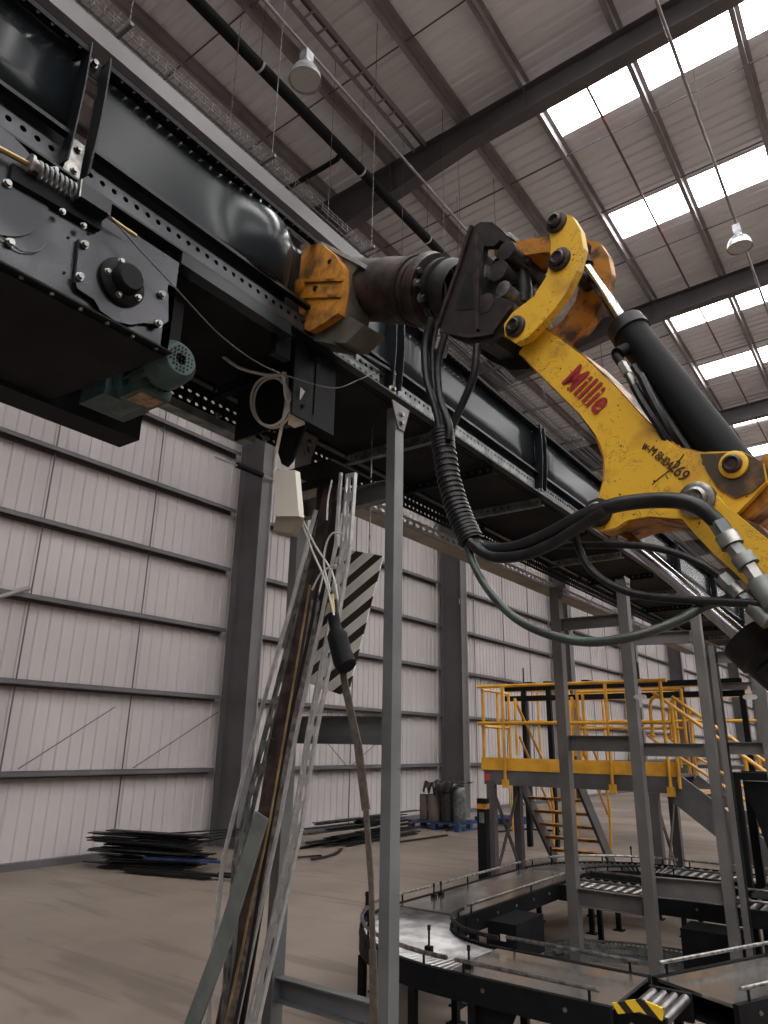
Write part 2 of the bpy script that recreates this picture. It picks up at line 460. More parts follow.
def corr(mb, x0, x1, y0, y1):
    P = .25; n = max(1, round((y1 - y0) / P)); P = (y1 - y0) / n; ys = []
    for i in range(n): ys += [(y0 + i * P, 0), (y0 + i * P + P * .5, 0), (y0 + i * P + P * .62, .035), (y0 + i * P + P * .88, .035)]
    ys.append((y1, 0)); N = len(ys)
    vs = [(x0, y, roofz(x0) + d) for y, d in ys] + [(x1, y, roofz(x1) + d) for y, d in ys]
    mb.add(vs, [(i, i + 1, N + i + 1, N + i) for i in range(N - 1)])


mb = MB(); cuts = [(-3.45, RIDGE - .6), (RIDGE + .6, EX - 6.3)]
edges = [Y0] + [e for s in STR for e in s] + [Y1]
for a, b in zip(edges[0::2], edges[1::2]):
    for x0, x1 in ((WX - .2, RIDGE), (RIDGE, EX + .2)): corr(mb, x0, x1, a, b)
for a, b in STR:
    for x0, x1 in ((WX - .2, -3.45), (RIDGE - .6, RIDGE), (RIDGE, RIDGE + .6), (EX - 6.3, EX + .2)): corr(mb, x0, x1, a, b)
struct(mb, 'ceiling', 'roof')
n = 1
for a, b in STR:
    for x0, x1 in cuts:
        z0, z1 = roofz(x0) + .03, roofz(x1) + .03
        m_ = MB().add([(x0, a, z0), (x1, a, z1), (x1, b, z1), (x0, b, z0), (x0, a, z0 + .02), (x1, a, z1 + .02), (x1, b, z1 + .02), (x0, b, z0 + .02)],
                      [(0, 3, 2, 1), (4, 5, 6, 7), (0, 1, 5, 4), (1, 2, 6, 5), (2, 3, 7, 6), (3, 0, 4, 7)])
        w = struct(m_, 'window_%d' % n, 'sky'); n += 1
        if b < 32 and a > 4:
            fr = MB()
            for yy in (a, b): fr.bar((x0, yy, z0 - .02), (x1, yy, z1 - .02), .03, .02, (0, 1, 0))
            fr.bar((x0, a, z0 - .03), (x0, b, z0 - .03), .04, .04, (1, 0, 0))
            fr.build('window_frame', 'galv', w)

# ================================================================== ROOF SERVICES
def lamp(px, py, z, label, k):
    p = hit(px, py, z=z)
    t = thing('high_bay_lamp', label, 'lamp', p, 'high bay lamps under the roof')
    MB().lathe(p, (0, 0, -1), [(h * k, r * k) for h, r in [(0, .06), (.02, .1), (.1, .19), (.2, .235), (.3, .25), (.3, .24), (.19, .22), (.1, .17), (.03, .09)]], 28).build('lamp_shade', 'alu', t)
    MB().cyl(p, p + V((0, 0, .05 * k)), .085 * k, n=20).box(p.x - .075 * k, p.x + .075 * k, p.y - .075 * k, p.y + .075 * k, p.z + .05 * k, p.z + .26 * k).build('gear_box', 'alu', t)
    MB().lathe(p + V((0, 0, -.06 * k)), (0, 0, -1), [(h * k, r * k) for h, r in [(0, .03), (.05, .05), (.13, .055), (.2, .03), (.22, .005)]], 14).build('bulb', 'glass', t)
    MB().cyl(p + V((0, 0, -.27 * k)), p + V((0, 0, -.275 * k)), .225 * k, n=28).build('lens', M['lens'], t)
    MB().ring(p + V((0, 0, .28 * k)), (0, 1, 0), .035, .02, .012, 12).build('hook', 'struct', t)
    settle(t)
    cx, cz = p.x, p.z + .28 * k + .055
    c = thing('lighting_conduit', 'long straight conduit carrying the ' + ('pale lamp near the black sprinkler pipe' if px < 400 else 'silver lamp below the skylights'), 'conduit', (cx, 10, cz))
    MB().cyl((cx, -4, cz), (cx, 40, cz), .022, n=8).build('conduit_run', 'purlin', c)
    for y in RY:
        if -4 < y < 40: MB().cyl((cx, y + .3, cz), (cx, y + .3, roofz(cx) - .01), .004, n=6).build('drop_wire', 'struct', c)
    settle(c)


lm = bpy.data.materials.new('clear_lens'); lm.use_nodes = True
_b = lm.node_tree.nodes['Principled BSDF']; _b.inputs['Transmission Weight'].default_value = .45; _b.inputs['Roughness'].default_value = .35; _b.inputs['IOR'].default_value = 1.1
M['lens'] = lm
lamp(738, 236, 9.6, 'silver high bay lamp hanging below the skylights', .78)
lamp(306, 66, 9.9, 'pale high bay lamp hanging near the black sprinkler pipe', .85)

# sprinkler pipe with branch
sp = thing('sprinkler_pipe', 'long black sprinkler main running under the roof with a short branch', 'pipe', (-5.85, -8, 10.5))
MB().cyl((-5.85, -8, 10.5), (-5.85, 40, 10.5), .085, n=16).build('main_pipe', 'blackmatt', sp)
mb = MB(); mb.tube([(-5.85, 6.75, 10.5), (-5.95, 6.72, 10.45), (-6.05, 6.72, 10.42), (-7.3, 6.72, 10.42)], .042, 8)
mb.build('branch_pipe', 'blackmatt', sp)
for y in (2, 4.9, 7.2, 9.2, 11, 13.5, 18):
    MB().ring((-5.85, y, 10.5), (0, 1, 0), .096, .08, .03, 14).build('pipe_clip', 'galv', sp)
    MB().cyl((-5.85, y, 10.56), (-5.85, y, roofz(-5.85) - .03), .005, n=6).build('drop_rod', 'struct', sp)
MB().cyl((-6.6, 6.72, 10.42), (-6.6, 6.72, 10.28), .015, n=8).build('sprinkler_head', 'steel', sp)
settle(sp)
# dark cable ladder under the purlins
cl = thing('cable_ladder', 'dark cable ladder fixed beneath the purlins beside the sprinkler main', 'cable tray', (-5.5, -8, 11.8))
for x in (-5.62, -5.38): MB().box(x - .012, x + .012, -8, 8.4, 11.74, 11.84).build('side_rail', 'purlin', cl)
for i in range(26): MB().box(-5.6, -5.4, .3 + i * .3, .33 + i * .3, 11.76, 11.78).build('rung', 'purlin', cl)
MB().box(-5.46, -5.4, -8, 8.4, 11.78, 11.82).build('cable', 'cabled', cl)
settle(cl)
# wire basket tray left
bt = thing('wire_basket_tray', 'long wire mesh cable basket hung below the eaves beside the conveyor top', 'cable tray', (-5.3, -4, 8))
mb = MB(); X0, X1 = -5.62, -5.0; Z = 8.0
for i in range(10):
    x = X0 + (X1 - X0) * i / 9; mb.bar((x, -3, Z), (x, 30, Z), .005, .005)
for k in (1, 2):
    for x in (X0, X1): mb.bar((x, -3, Z + .05 * k), (x, 30, Z + .05 * k), .005, .005)
for i in range(165):
    y = 0 + i * .1
    mb.bar((X0, y, Z), (X1, y, Z), .005, .005); mb.bar((X0, y, Z), (X0, y, Z + .1), .005, .005); mb.bar((X1, y, Z), (X1, y, Z + .1), .005, .005)
mb.build('wire_mesh', 'struct', bt)
for k, x in enumerate((-5.32, -5.28, -5.25, -5.2, -5.1)):
    MB().cyl((x, -3, Z + .02), (x, 30, Z + .02), .012, n=6).build('cable', 'cabled', bt)
for i in range(9):
    y = .6 + i * 1.9
    MB().bar((X0 - .15, y, Z - .03), (X1 + .15, y, Z - .03), .04, .04, (0, 1, 0)).build('hanger_bar', 'struct', bt)
    for x in (X0 - .1, X1 + .1): MB().cyl((x, y, Z - .03), (x, y, roofz(x) - .0), .005, n=6).build('drop_rod', 'struct', bt)
settle(bt)
e0_, e1_ = hit(100, 66, z=7.2), hit(100, 44, z=7.2)
MB().box(e0_.x, e1_.x, -5, 7.6, 7.2, 7.4).build('air_duct', 'struct', None, label='plain grey rectangular duct running between the wire basket and the conveyor top', category='duct')
# ================================================================== THE HIGH-LEVEL CONVEYOR
cv = thing('belt_conveyor', 'long glossy black high-level belt conveyor with bolted side guards', 'conveyor', (-2.1, -1.5, 3.0))
XN, XF = -1.8, -2.45
CY0, CY1 = -1.6, 12.5
# side guards: panels between the bracket pairs
BR = [-.9, .82, 2.49, 4.2, 5.9, 7.6, 9.3, 11.0, 12.5]


def guard(x, y0, y1, dent=None, name='side_guard'):
    mb = MB(); nu, nv = (60, 14) if dent else (6, 3); z0, z1 = 3.35, 3.675
    s = 1 if x == XN else -1

    def D(y, z):
        if not dent: return 0
        t = (z - z0) / (z1 - z0)
        g = math.exp(-((y - 1.62) / .16) ** 2) * (.075 * math.sin(PI * min(1, t * .9 + .1)) + .02)
        g -= math.exp(-((y - 1.86) / .10) ** 2) * .10 * (1 - .3 * t)
        return g
    vs = []
    for i in range(nu + 1):
        for j in range(nv + 1):
            y = y0 + (y1 - y0) * i / nu; z = z0 + (z1 - z0) * j / nv
            vs.append((x + s * D(y, z), y, z))
    w = nv + 1
    fs = [(i * w + j, (i + 1) * w + j, (i + 1) * w + j + 1, i * w + j + 1) for i in range(nu) for j in range(nv)]
    if s < 0: fs = [f[::-1] for f in fs]
    mb.add(vs, fs, True)
    o = mb.build(name, 'guard', cv)
    so = o.modifiers.new('t', 'SOLIDIFY'); so.thickness = .004; so.offset = -1
    # top flange and hem
    fl = MB()
    fl.perf((x, y0, z1), (0, y1 - y0, 0), (s * .045, 0, 0), max(4, int((y1 - y0) / .045)), 1, .12, .18)
    fl.box(x + s * .041, x + s * .045, y0, y1, z1 - .02, z1)
    fl.build('guard_flange', 'blackmatt', cv)
    MB().bar((x + s * .012, y0, z0 - .006), (x + s * .012, y1, z0 - .006), .028, .014, (1, 0, 0)).build('guard_hem', 'black', cv)
    return o


for a, b in zip(BR, BR[1:]):
    guard(XN, a + .03, b - .03, dent=(a == .82))
    guard(XF, a + .03, b - .03)
# bracket channel pairs that clamp the guards
for y in BR[1:-1]:
    for dy in (-.034, .034):
        mb = MB(); pts = []
        for k in range(9):
            t = k / 8; z = 3.235 + t * .455; xo = XN + .014 + .012 * math.sin(PI * t) + .012 * t
            pts.append((xo, y + dy, z))
        for p, q in zip(pts, pts[1:]): mb.bar(p, q, .055, .005, (1, 0, 0))
        mb.build('guard_bracket', 'black', cv)
    MB().box(XN + .001, XN + .006, y - .034, y + .034, 3.62, 3.69).build('bracket_web', 'blackmatt', cv)
    mb = MB(); mb.prism([(XN + .014, y - .034, 3.20), (XN + .014, y + .02, 3.20), (XN + .014, y + .02, 3.34), (XN + .014, y - .02, 3.34)], (.004, 0, 0))
    pl = mb.build('clamp_plate', 'steel', cv)
    for z in (3.23, 3.31): MB().hexb((XN + .019, y, z), (1, 0, 0), .009, .012).build('bolt', 'steel', pl)
    MB().hexb((XN + .01, y, 3.66), (1, 0, 0), .01, .02).build('bolt', 'steel', cv)
# perforated side channels
for x, s in ((XN, 1), (XF, -1)):
    mb = MB(); X = x - s * .01
    for a, b in zip(BR, BR[1:]):
        nn = int((b - a) / .042)
        mb.perf((X, a, 3.205), (0, b - a, 0), (0, 0, .10), nn, 2, .24, .2)
    mb.build('perforated_side_channel', 'channel' if s > 0 else 'blackmatt', cv)
    MB().box(X - .002 if s > 0 else X - .04, X + .04 if s > 0 else X + .002, BR[0], BR[-1], 3.196, 3.204).build('channel_lip', 'black', cv)
MB().box(XN - .06, XN - .055, BR[0], BR[-1], 3.2, 3.4).build('inner_side_plate', 'blackmatt', cv)
# near galvanised perforated stretch beyond the arm
mb = MB(); mb.perf((XN + .0, 2.56, 3.205), (0, 1.58, 0), (0, 0, .09), 38, 2, .22, .2); mb.build('perforated_galvanised_strip', 'galvd', cv)
mb = MB(); mb.perf((XN + .0, 1.98, 3.21), (0, .42, 0), (0, 0, .09), 10, 2, .25, .25); mb.build('perforated_galvanised_strip', 'galvd', cv)
# belt bed, underside, cross members
MB().box(XF + .02, XN - .02, CY0, CY1, 3.3, 3.32).build('belt', 'rubber', cv)
MB().box(XF + .03, XN - .03, 1.2, CY1, 3.205, 3.215).build('underside_plate', 'under', cv)
for i, y in enumerate([1.95, 2.95, 3.55, 4.25, 5.1, 5.9, 6.8, 7.7, 8.6, 9.5, 10.4, 11.3]):
    mb = MB(); mb.perf((XF, y, 3.15), (.64, 0, 0), (0, 0, .05), 12, 1, .18, .25); mb.box(XF, XN, y, y + .035, 3.145, 3.15)
    mb.build('cross_member', 'galvd' if i % 2 else 'under', cv)
# bright edge angle below the guards from the drive unit to the arm
MB().bar((XN + .03, 1.22, 3.165), (XN + .03, 1.76, 3.165), .012, .05, (1, 0, 0)).bar((XN + .02, 1.22, 3.138), (XN + .02, 1.76, 3.138), .05, .006, (1, 0, 0)).build('edge_angle', 'guard', cv)
MB().bar((XN + .03, 1.98, 3.27), (XN + .03, 2.45, 3.31), .012, .014, (1, 0, 0)).build('edge_tube', 'guard', cv)
# far side lower perforated rail with bolts, and cable tray below it
lr = thing('perforated_rail', 'black perforated channel bolted along the far underside of the conveyor', 'rail', (-2.47, 1.3, 3.05))
for k in range(8):
    y0 = 1.25 + k * 1.3; nn = 28
    mb = MB(); mb.perf((-2.46, y0, 3.06), (0, 1.3, 0), (0, 0, .1), nn, 2, .27, .17, .004); mb.build('perforated_web', 'blackmatt', lr)
MB().box(-2.47, -2.42, 1.25, 11.6, 3.156, 3.162).build('top_flange', 'blackmatt', lr)
for i in range(12): MB().hexb((-2.455, 1.35 + i * .16, 3.07 + .03 * (i % 2)), (1, 0, 0), .012, .02).build('bolt', 'steel', lr)
MB().box(-2.47, -2.4, 1.25, 2.2, 2.99, 2.996).box(-2.406, -2.4, 1.25, 2.2, 2.996, 3.03).build('grey_lip', 'galvd', lr)
for i in range(10): MB().box(-2.47, -2.44, 1.6 + i, 1.63 + i, 3.155, 3.21).build('hanger_tab', 'blackmatt', lr)
settle(lr)
ct = thing('cable_tray', 'galvanised slotted cable tray with a plain grey base under the conveyor', 'cable tray', (-2.5, 3, 2.9))
TY0, TY1 = 2.62, 11.2
MB().box(-2.62, -2.475, TY0, TY1, 2.945, 2.95).build('tray_base', 'olive', ct)
mb = MB(); mb.perf((-2.47, TY0, 2.95), (0, TY1 - TY0, 0), (0, 0, .065), 110, 1, .36, .2); mb.build('slotted_side', 'galv', ct)
mb = MB(); mb.perf((-2.62, TY0, 2.95), (0, TY1 - TY0, 0), (0, 0, .05), 60, 1, .36, .2); mb.build('slotted_side', 'galv', ct)
for i in range(9): MB().cyl((-2.55, 3 + i, 2.95), (-2.47, 3 + i, 3.07), .006, n=6).build('tray_hanger', 'galvd', ct)
settle(ct)
# ---- drive unit: housing with bearing plate
dy0, dy1, XD = -.6, 1.18, -1.72
MB().box(XD - .006, XD, dy0, dy1, 2.76, 3.1).build('drive_side_plate', 'plateblack', cv)
MB().box(XD - .006, XD + .025, dy0, dy1, 2.752, 2.758).build('side_plate_flange', 'blackmatt', cv)
mb = MB(); mb.prism([(XD, dy0, 2.75), (-2.42, dy0, 2.75), (-2.42, 1.04, 2.75), (-2.31, 1.13, 2.75), (XD, 1.17, 2.75)], (0, 0, -.006)); mb.build('drive_base_plate', 'under', cv)
MB().box(-2.43, -2.3, dy0, 1.5, 2.725, 2.731).box(-2.306, -2.30, dy0, 1.5, 2.731, 3.18).box(-2.43, -2.424, dy0, 1.5, 2.731, 2.775).box(-2.43, -2.3, 1.494, 1.5, 2.731, 3.18).build('far_drive_plate', 'blackmatt', cv)
MB().box(XD - .03, XD, 1.15, 1.18, 2.76, 3.0).build('end_angle', 'black', cv)
for i in range(12):
    y = 1.13 - i * .085; MB().cyl((XD + .012, y, 2.751), (XD + .012, y, 2.745), .006, n=8).build('rivet', 'steel', cv)
# take-up slot shape and rounded plate at the left
MB().cyl((XD, .58, 2.99), (XD + .006, .58, 2.99), .16, n=40).build('round_cover_plate', 'plateblack', cv)
for (px, py) in ((7, 184), (10, 243)): MB().hexb(hit(px, py, x=XD + .006), (1, 0, 0), .009, .012).build('bolt', 'steel', cv)
MB().tube([hit(0, 236, x=XD + .008), hit(10, 243, x=XD + .01), hit(22, 251, x=XD + .008), hit(38, 251, x=XD + .008), hit(47, 243, x=XD + .008)], .002, 6).build('cover_wire', 'cabled', cv)
# bearing plate outline read off the photograph on the plate's own plane
P2 = [(77, 240), (92, 236), (108, 236), (135, 250), (152, 275), (166, 296), (166, 322), (158, 328), (150, 325), (142, 324), (128, 326), (112, 322), (98, 312), (92, 301), (75, 290), (73, 283)]
bp = MB().prism([hit(a, b, x=XD + .004) for a, b in P2], (.012, 0, 0)).build('bearing_plate', 'plateblack', cv)
bc = hit(121, 283, x=XD + .016)
bh = MB().lathe(bc, (1, 0, 0), [(0, .074), (.012, .074), (.018, .068), (.022, .046), (.05, .043), (.056, .038), (.056, .0)], 36).build('bearing_hub', 'blackmatt', cv)
for k in range(5):
    a = .7 + k * 2 * PI / 5; c = bc + V((.018, math.cos(a) * .058, math.sin(a) * .058)); MB().hexb(c, (1, 0, 0), .0075, .012).build('hub_bolt', 'steel', cv)
for px, py in ((84, 245), (79, 277), (161, 295), (158, 324)):
    MB().hexb(hit(px, py, x=XD + .018), (1, 0, 0), .009, .014).build('plate_bolt', 'steel', cv)
for px, py in ((68, 238), (64, 273), (131, 250), (88, 234), (63, 210)): MB().cyl(hit(px, py, x=XD), hit(px, py, x=XD) + V((.002, 0, 0)), .0045, n=10).build('screw', 'blackmatt', cv)
# take-up tensioner: rod, spring, box
tx = XD + .03
pA, pB = hit(-6, 146, x=tx), hit(36, 171, x=tx); pC, pD = hit(36, 168, x=tx), hit(75, 192, x=tx)
tk = thing('belt_tensioner', 'spring tensioner on the conveyor side with a brass coloured rod', 'tensioner', pC)
MB().cyl(pA, pC, .008, n=10).build('threaded_rod', 'brass', tk)
MB().cyl(hit(104, 214, x=tx), hit(136, 236, x=tx), .006, n=10).build('threaded_rod', 'brass', tk)
d = (pD - pC); x_, y_ = basis(d); pts = []
for i in range(8 * 12 + 1):
    a = 2 * PI * i / 12; t = i / 96; pts.append(pC + d * t + (x_ * math.cos(a) + y_ * math.sin(a)) * .021)
MB().tube(pts, .0045, 6, sub=1).build('coil_spring', 'galvd', tk)
MB().hexb(pC - d.normalized() * .022, d, .021, .03).build('hex_nut', 'steel', tk)
MB().bar(pD, hit(106, 212, x=tx), .05, .055, (0, 0, 1)).build('tensioner_box', 'black', tk)
MB().bar(pD - d.normalized() * .002, pD + d.normalized() * .002, .06, .06, (0, 0, 1)).build('end_plate', 'steel', tk)
MB().bar(hit(10, 172, x=XD + .012), hit(100, 224, x=XD + .012), .05, .018, (0, 0, 1)).build('slide_rail', 'blackmatt', tk)
for a in ((55, 170), (62, 212), (83, 226)): MB().hexb(hit(*a, x=XD + .024), (1, 0, 0), .007, .01).build('bolt', 'steel', tk)
settle(tk)
# geared motor under the conveyor
mo = thing('geared_motor', 'teal cast motor with a slotted fan cover hanging beneath the conveyor', 'motor', (-1.95, 1.3, 2.7))
a0 = V((-1.80, 1.27, 2.80)); ax = V((-.86, .06, .0)).normalized()
MB().lathe(a0, ax, [(-.03, .02), (-.03, .055), (-.005, .075), (.07, .078)], 24).build('fan_cover', 'teal', mo)
mb = MB()
for i in range(-3, 4):
    for j in range(-3, 4):
        if i * i + j * j < 11: mb.cyl(a0 - ax * .031 + V((0, i * .014, j * .014)), a0 - ax * .033 + V((0, i * .014, j * .014)), .004, n=6)
mb.build('grille', 'blackmatt', mo)
MB().cyl(a0 + ax * .07, a0 + ax * .2, .062, n=24).build('motor_body', 'teal', mo)
mb = MB()
for k in range(18):
    a = k * 2 * PI / 18; dd = V((0, math.cos(a), math.sin(a))); mb.bar(a0 + ax * .075 + dd * .066, a0 + ax * .2 + dd * .066, .005, .018, dd.cross(ax))
mb.build('cooling_fins', 'teal', mo)
MB().box(-2.02, -1.9, 1.22, 1.34, 2.71, 2.745).build('terminal_box', 'teal', mo)
MB().box(-2.0, -1.92, 1.235, 1.325, 2.706, 2.71).build('name_plate', 'label', mo)
mb = MB(); mb.lathe(a0 + ax * .2, ax, [(0, .05), (0, .085), (.03, .09), (.15, .085), (.2, .07), (.24, .03)], 20); mb.box(-2.2, -2.05, 1.18, 1.36, 2.72, 2.82)
mb.build('gearbox', 'teal', mo)
MB().box(-1.92, -1.86, 1.22, 1.32, 2.86, 3.21).build('motor_hanger', 'blackmatt', mo)
settle(mo)
# dark end plates and brackets near the arm head
MB().box(-2.3, -1.83, 1.98, 1.99, 2.9, 3.2).box(-1.84, -1.83, 1.86, 2.12, 2.86, 3.2).build('hanging_plate', 'blackmatt', cv)
MB().prism([(-2.1, 2.02, 2.9), (-1.9, 2.02, 2.9), (-1.97, 2.02, 2.74), (-2.0, 2.02, 2.72), (-2.03, 2.02, 2.74)], (0, .012, 0)).build('pointed_gusset', 'blackmatt', cv)
MB().box(-1.835, -1.80, 1.72, 1.80, 3.06, 3.2).build('corner_bracket', 'black', cv)
mb = MB(); mb.bar(hit(180, 250, x=-2.1), hit(300, 345, x=-2.1), .12, .01, (0, 0, 1)); mb.build('inner_baffle', 'under', cv)
settle(cv)

# ---- supports
def frame(y, xn, xf, ztop, zs, wx, wy, label, m, open_=1, gus=True, group=None, t=.006):
    o = thing('support_frame', label, 'support frame', ((xn + xf) / 2, y, 0), group)
    for x, s in ((xn, 1), (xf, -1)):
        lg = MB().channel((x, y, 0), (x, y, ztop), wx, wy, t, (1, 0, 0), open_).build('leg', m, o)
        MB().box(x - .07, x + .07, y - .07, y + .07, 0, .01).build('foot_plate', m, lg)
    for z, h in zs:
        MB().channel((xf, y, z), (xn, y, z), h, .045, .005, (0, 0, 1)).build('cross_beam', m, o)
    if gus:
        for x in (xn, xf):
            g = MB().prism([(x + wx / 2 + .002, y - .075, ztop + .02), (x + wx / 2 + .002, y + .075, ztop + .02), (x + wx / 2 + .002, y + .03, ztop - .11), (x + wx / 2 + .002, y - .02, ztop - .11)], (.006, 0, 0)).build('gusset', 'postd', o)
            for z in (ztop - .03, ztop - .075): MB().hexb((x + wx / 2 + .008, y + .005, z), (1, 0, 0), .012, .012).build('bolt', 'steel', g)
    settle(o); return o


GRP = None
frame(2.55, -1.81, -2.405, 3.15, [(2.74, .1), (1.66, .12), (.62, .09)], .05, .07, 'grey channel support frame nearest the excavator head with a bolted gusset', 'post')
frame(5.9, -1.83, -2.42, 2.95, [(2.62, .1), (1.64, .12), (.5, .13)], .08, .09, 'second support frame standing inside the roller conveyor loop', 'postd')
fc = thing('support_frame', 'pair of slim posts tied by cross beams to the second support frame', 'support frame', (-1.3, 6.1, 0))
FX, FY = -1.325, 6.1
lg = MB().channel((FX, FY, 0), (FX, FY, 2.66), .07, .08, .006, (1, 0, 0)).build('leg', 'postd', fc); MB().box(FX - .06, FX + .06, FY - .05, FY + .05, 0, .01).build('foot_plate', 'postd', lg)
lg = MB().channel((FX + .085, FY + .04, 0), (FX + .085, FY + .04, 2.4), .045, .06, .006, (1, 0, 0)).build('leg', 'postd', fc)
MB().box(FX + .108, FX + .114, FY + .01, FY + .07, 0, 2.4).build('leg_edge', 'blackmatt', fc)
for z, h in ((2.47, .1), (1.6, .1), (.62, .14)):
    MB().channel((-1.87, FY - .10, z), (FX - .036, FY, z), h, .045, .005, (0, 0, 1)).build('cross_beam', 'postd', fc)
for z in (1.62, 2.3): MB().channel((FX + .116, FY + .04, z), (FX + .36, FY + .06, z), .09, .045, .005, (0, 0, 1)).build('side_beam', 'postd', fc)
lg = MB().channel((FX + .39, FY + .06, 0), (FX + .39, FY + .06, 2.62), .07, .08, .006, (1, 0, 0)).build('leg', 'postd', fc)
for z in (1.6, 2.47): MB().box(FX - .05, FX - .036, FY - .05, FY - .044, z - .04, z + .04).build('joint_plate', 'galvd', fc)
settle(fc)
frame(11.6, -1.83, -2.42, 2.95, [(2.5, .1)], .08, .09, 'far support frame under the conveyor end beyond the stairs', 'postd')
# ================================================================== THE EXCAVATOR ARM
AD = math.radians(9); AU = V((math.cos(AD), -math.sin(AD), 0)); AN = V((math.sin(AD), math.cos(AD), 0)); AP0 = V((-1.75, 2.05, 0))


def AP(px, py, off=0.):
    """point of the arm's vertical plane (shifted by off along the pins) seen at a place of the photograph"""
    d = ray(px, py); t = ((AP0 + AN * off - CAM).dot(AN)) / d.dot(AN); return CAM + d * t


def plate(mb, pts, o0, o1): return mb.prism([AP(a, b, o0) for a, b in pts], AN * (o1 - o0))


def pin(px, py, o0, r, l, parent, m='dirty', m2='steel', name='pin'):
    c = AP(px, py, o0)
    p = MB().lathe(c, -AN, [(-.01, r * .92), (l * .6, r * .92), (l * .6 + .003, r * .8), (l * .6 + .003, r * .6)], 26).build(name + '_boss', m, parent)
    MB().lathe(c - AN * l * .6, -AN, [(0, r * .62), (.012, r * .6), (.016, r * .45), (.008, r * .3), (.008, .0)], 20).build('pin', m2, p)
    return p


ea = thing('excavator_arm', 'worn yellow excavator arm with greasy linkage pressing against the black conveyor', 'excavator arm', AP(640, 470))
DIP = [(519, 353), (528, 338), (541, 326), (560, 339), (579, 353), (612, 384), (639, 414), (659, 434), (679, 448), (699, 452), (742, 451), (762, 462), (766, 482), (752, 498), (735, 515), (722, 509), (712, 496), (697, 486), (680, 492), (676, 506), (684, 519), (670, 518), (650, 516), (628, 520), (615, 528), (600, 531), (590, 527), (585, 517), (588, 509), (595, 506), (600, 493), (604, 480), (605, 468), (604, 456), (601, 446), (595, 434), (579, 413), (545, 379)]
dip = plate(MB(), DIP, -.085, -.068); plate(dip, DIP, .068, .085)
dp = dip.build('dipper_side_plates', 'yellow', ea)
# top and bottom plates between the sides
mb = MB()
for path in ([(541, 327), (579, 353), (612, 385), (639, 415), (659, 435), (679, 449), (699, 453)], [(519, 352), (545, 378), (579, 412), (595, 434), (604, 456), (604, 480), (600, 493)], [(600, 530), (628, 519), (650, 515), (690, 519)], [(519, 352), (541, 328)]):
    q = [AP(a, b, -.08) for a, b in path]
    for a, b in zip(q, q[1:]): mb.bar(a + AN * .08, b + AN * .08, .15, .012, AN)
mb.build('dipper_box', 'rusty', ea)
# boom end: forked plates running off to the machine
BOOM = [(676, 497), (683, 488), (697, 483), (711, 489), (722, 502), (735, 513), (748, 524), (768, 540), (800, 575), (850, 640), (850, 760), (800, 660), (768, 606), (735, 573), (713, 553), (693, 532), (679, 515)]
mb = plate(MB(), BOOM, -.125, -.1); plate(mb, BOOM, .1, .125)
mb.build('boom_end_plates', 'yellow', ea)
BM2 = [(742, 518), (758, 524), (800, 568), (860, 640), (860, 740), (800, 640), (768, 600)]
plate(MB(), BM2, -.1, .1).build('boom_box', 'rusty', ea)
# lug with grime round the bucket cylinder pin
LUG = [(700, 454), (742, 452), (762, 462), (765, 480), (752, 492), (735, 498), (718, 488), (706, 470)]
plate(MB(), LUG, -.09, -.0855).build('grimy_lug_face', 'grime', dp)
BR2 = [(752, 470), (772, 448), (790, 455), (800, 480), (770, 500), (757, 512), (744, 522), (733, 512), (742, 497)]
plate(MB(), BR2, -.06, .06).build('boom_bracket', 'rusty', ea)
pin(734, 465, -.09, .036, .010, ea, 'yellow', 'drum', 'cylinder_pin')
pin(697, 500, -.125, .047, .012, ea, 'steel', 'steel', 'pivot')
pin(599, 513, -.085, .042, .02, ea, 'dirty', 'steel', 'rod_pin')
# the two curved tipping links
LK = [(547, 223), (551, 243), (550, 260), (546, 277), (533, 297), (513, 312), (504, 324), (505, 336), (515, 343), (527, 338), (541, 324), (556, 307), (567, 291), (577, 270), (583, 247), (580, 229), (572, 216), (560, 212), (550, 215)]
plate(MB(), LK, -.135, -.105).build('near_tipping_link', 'yellow', ea, label='yellow near tipping link')
LKo = [AP(a, b, -.135) + AN * .17 for a, b in LK]
MB().prism(LKo, AN * .03).build('far_tipping_link', 'rusty', ea, label='rust-stained far tipping link')
for (a, b, r) in ((557, 223, .037), (560, 260, .040), (516, 327, .038)):
    pin(a, b, -.135, r, .014, ea, 'drum', 'dirty', 'link')
    c = AP(a, b, -.135); MB().cyl(c + AN * .02, c + AN * .25, r * .55, n=18).build('cross_pin', 'dirty', ea)
# connecting link to the coupler
q0, q1 = AP(508, 252, -.05), AP(560, 245, -.05)
MB().bar(q0 + AN * .05, q1 + AN * .05, .13, .055, AN).cyl(q1 - AN * .03, q1 + AN * .14, .04, n=20).cyl(q0 - AN * .03, q0 + AN * .14, .036, n=20).build('bucket_link', 'rusty', ea)
# bucket cylinder
c0, c1, c2, c3 = AP(574, 250, 0), AP(584, 268, 0), AP(627, 328, 0), AP(738, 472, 0)
ex = (c2 - c0).normalized()
MB().cyl(c0 - AN * .05, c0 + AN * .05, .04, n=20).cyl(c0, c0 + ex * .09, .034, .026, n=18).build('rod_eye', 'dirty', ea)
MB().cyl(c0 + ex * .06, c2 + ex * .03, .0175, n=24).build('chrome_rod', 'chrome', ea)
ex2 = (c3 - c2).normalized()
MB().lathe(c2, ex2, [(-.012, .02), (-.012, .055), (.03, .057), (.032, .05)], 32).build('cylinder_gland', 'rubber', ea)
MB().cyl(c2 + ex2 * .01, c3, .05, n=32).build('cylinder_barrel', 'blackmatt', ea)
MB().tube([AP(634, 366, -.04), AP(650, 392, -.04), AP(668, 420, -.03), AP(690, 452, -.02)], .012, 8).build('cylinder_pipe', 'hose', ea)
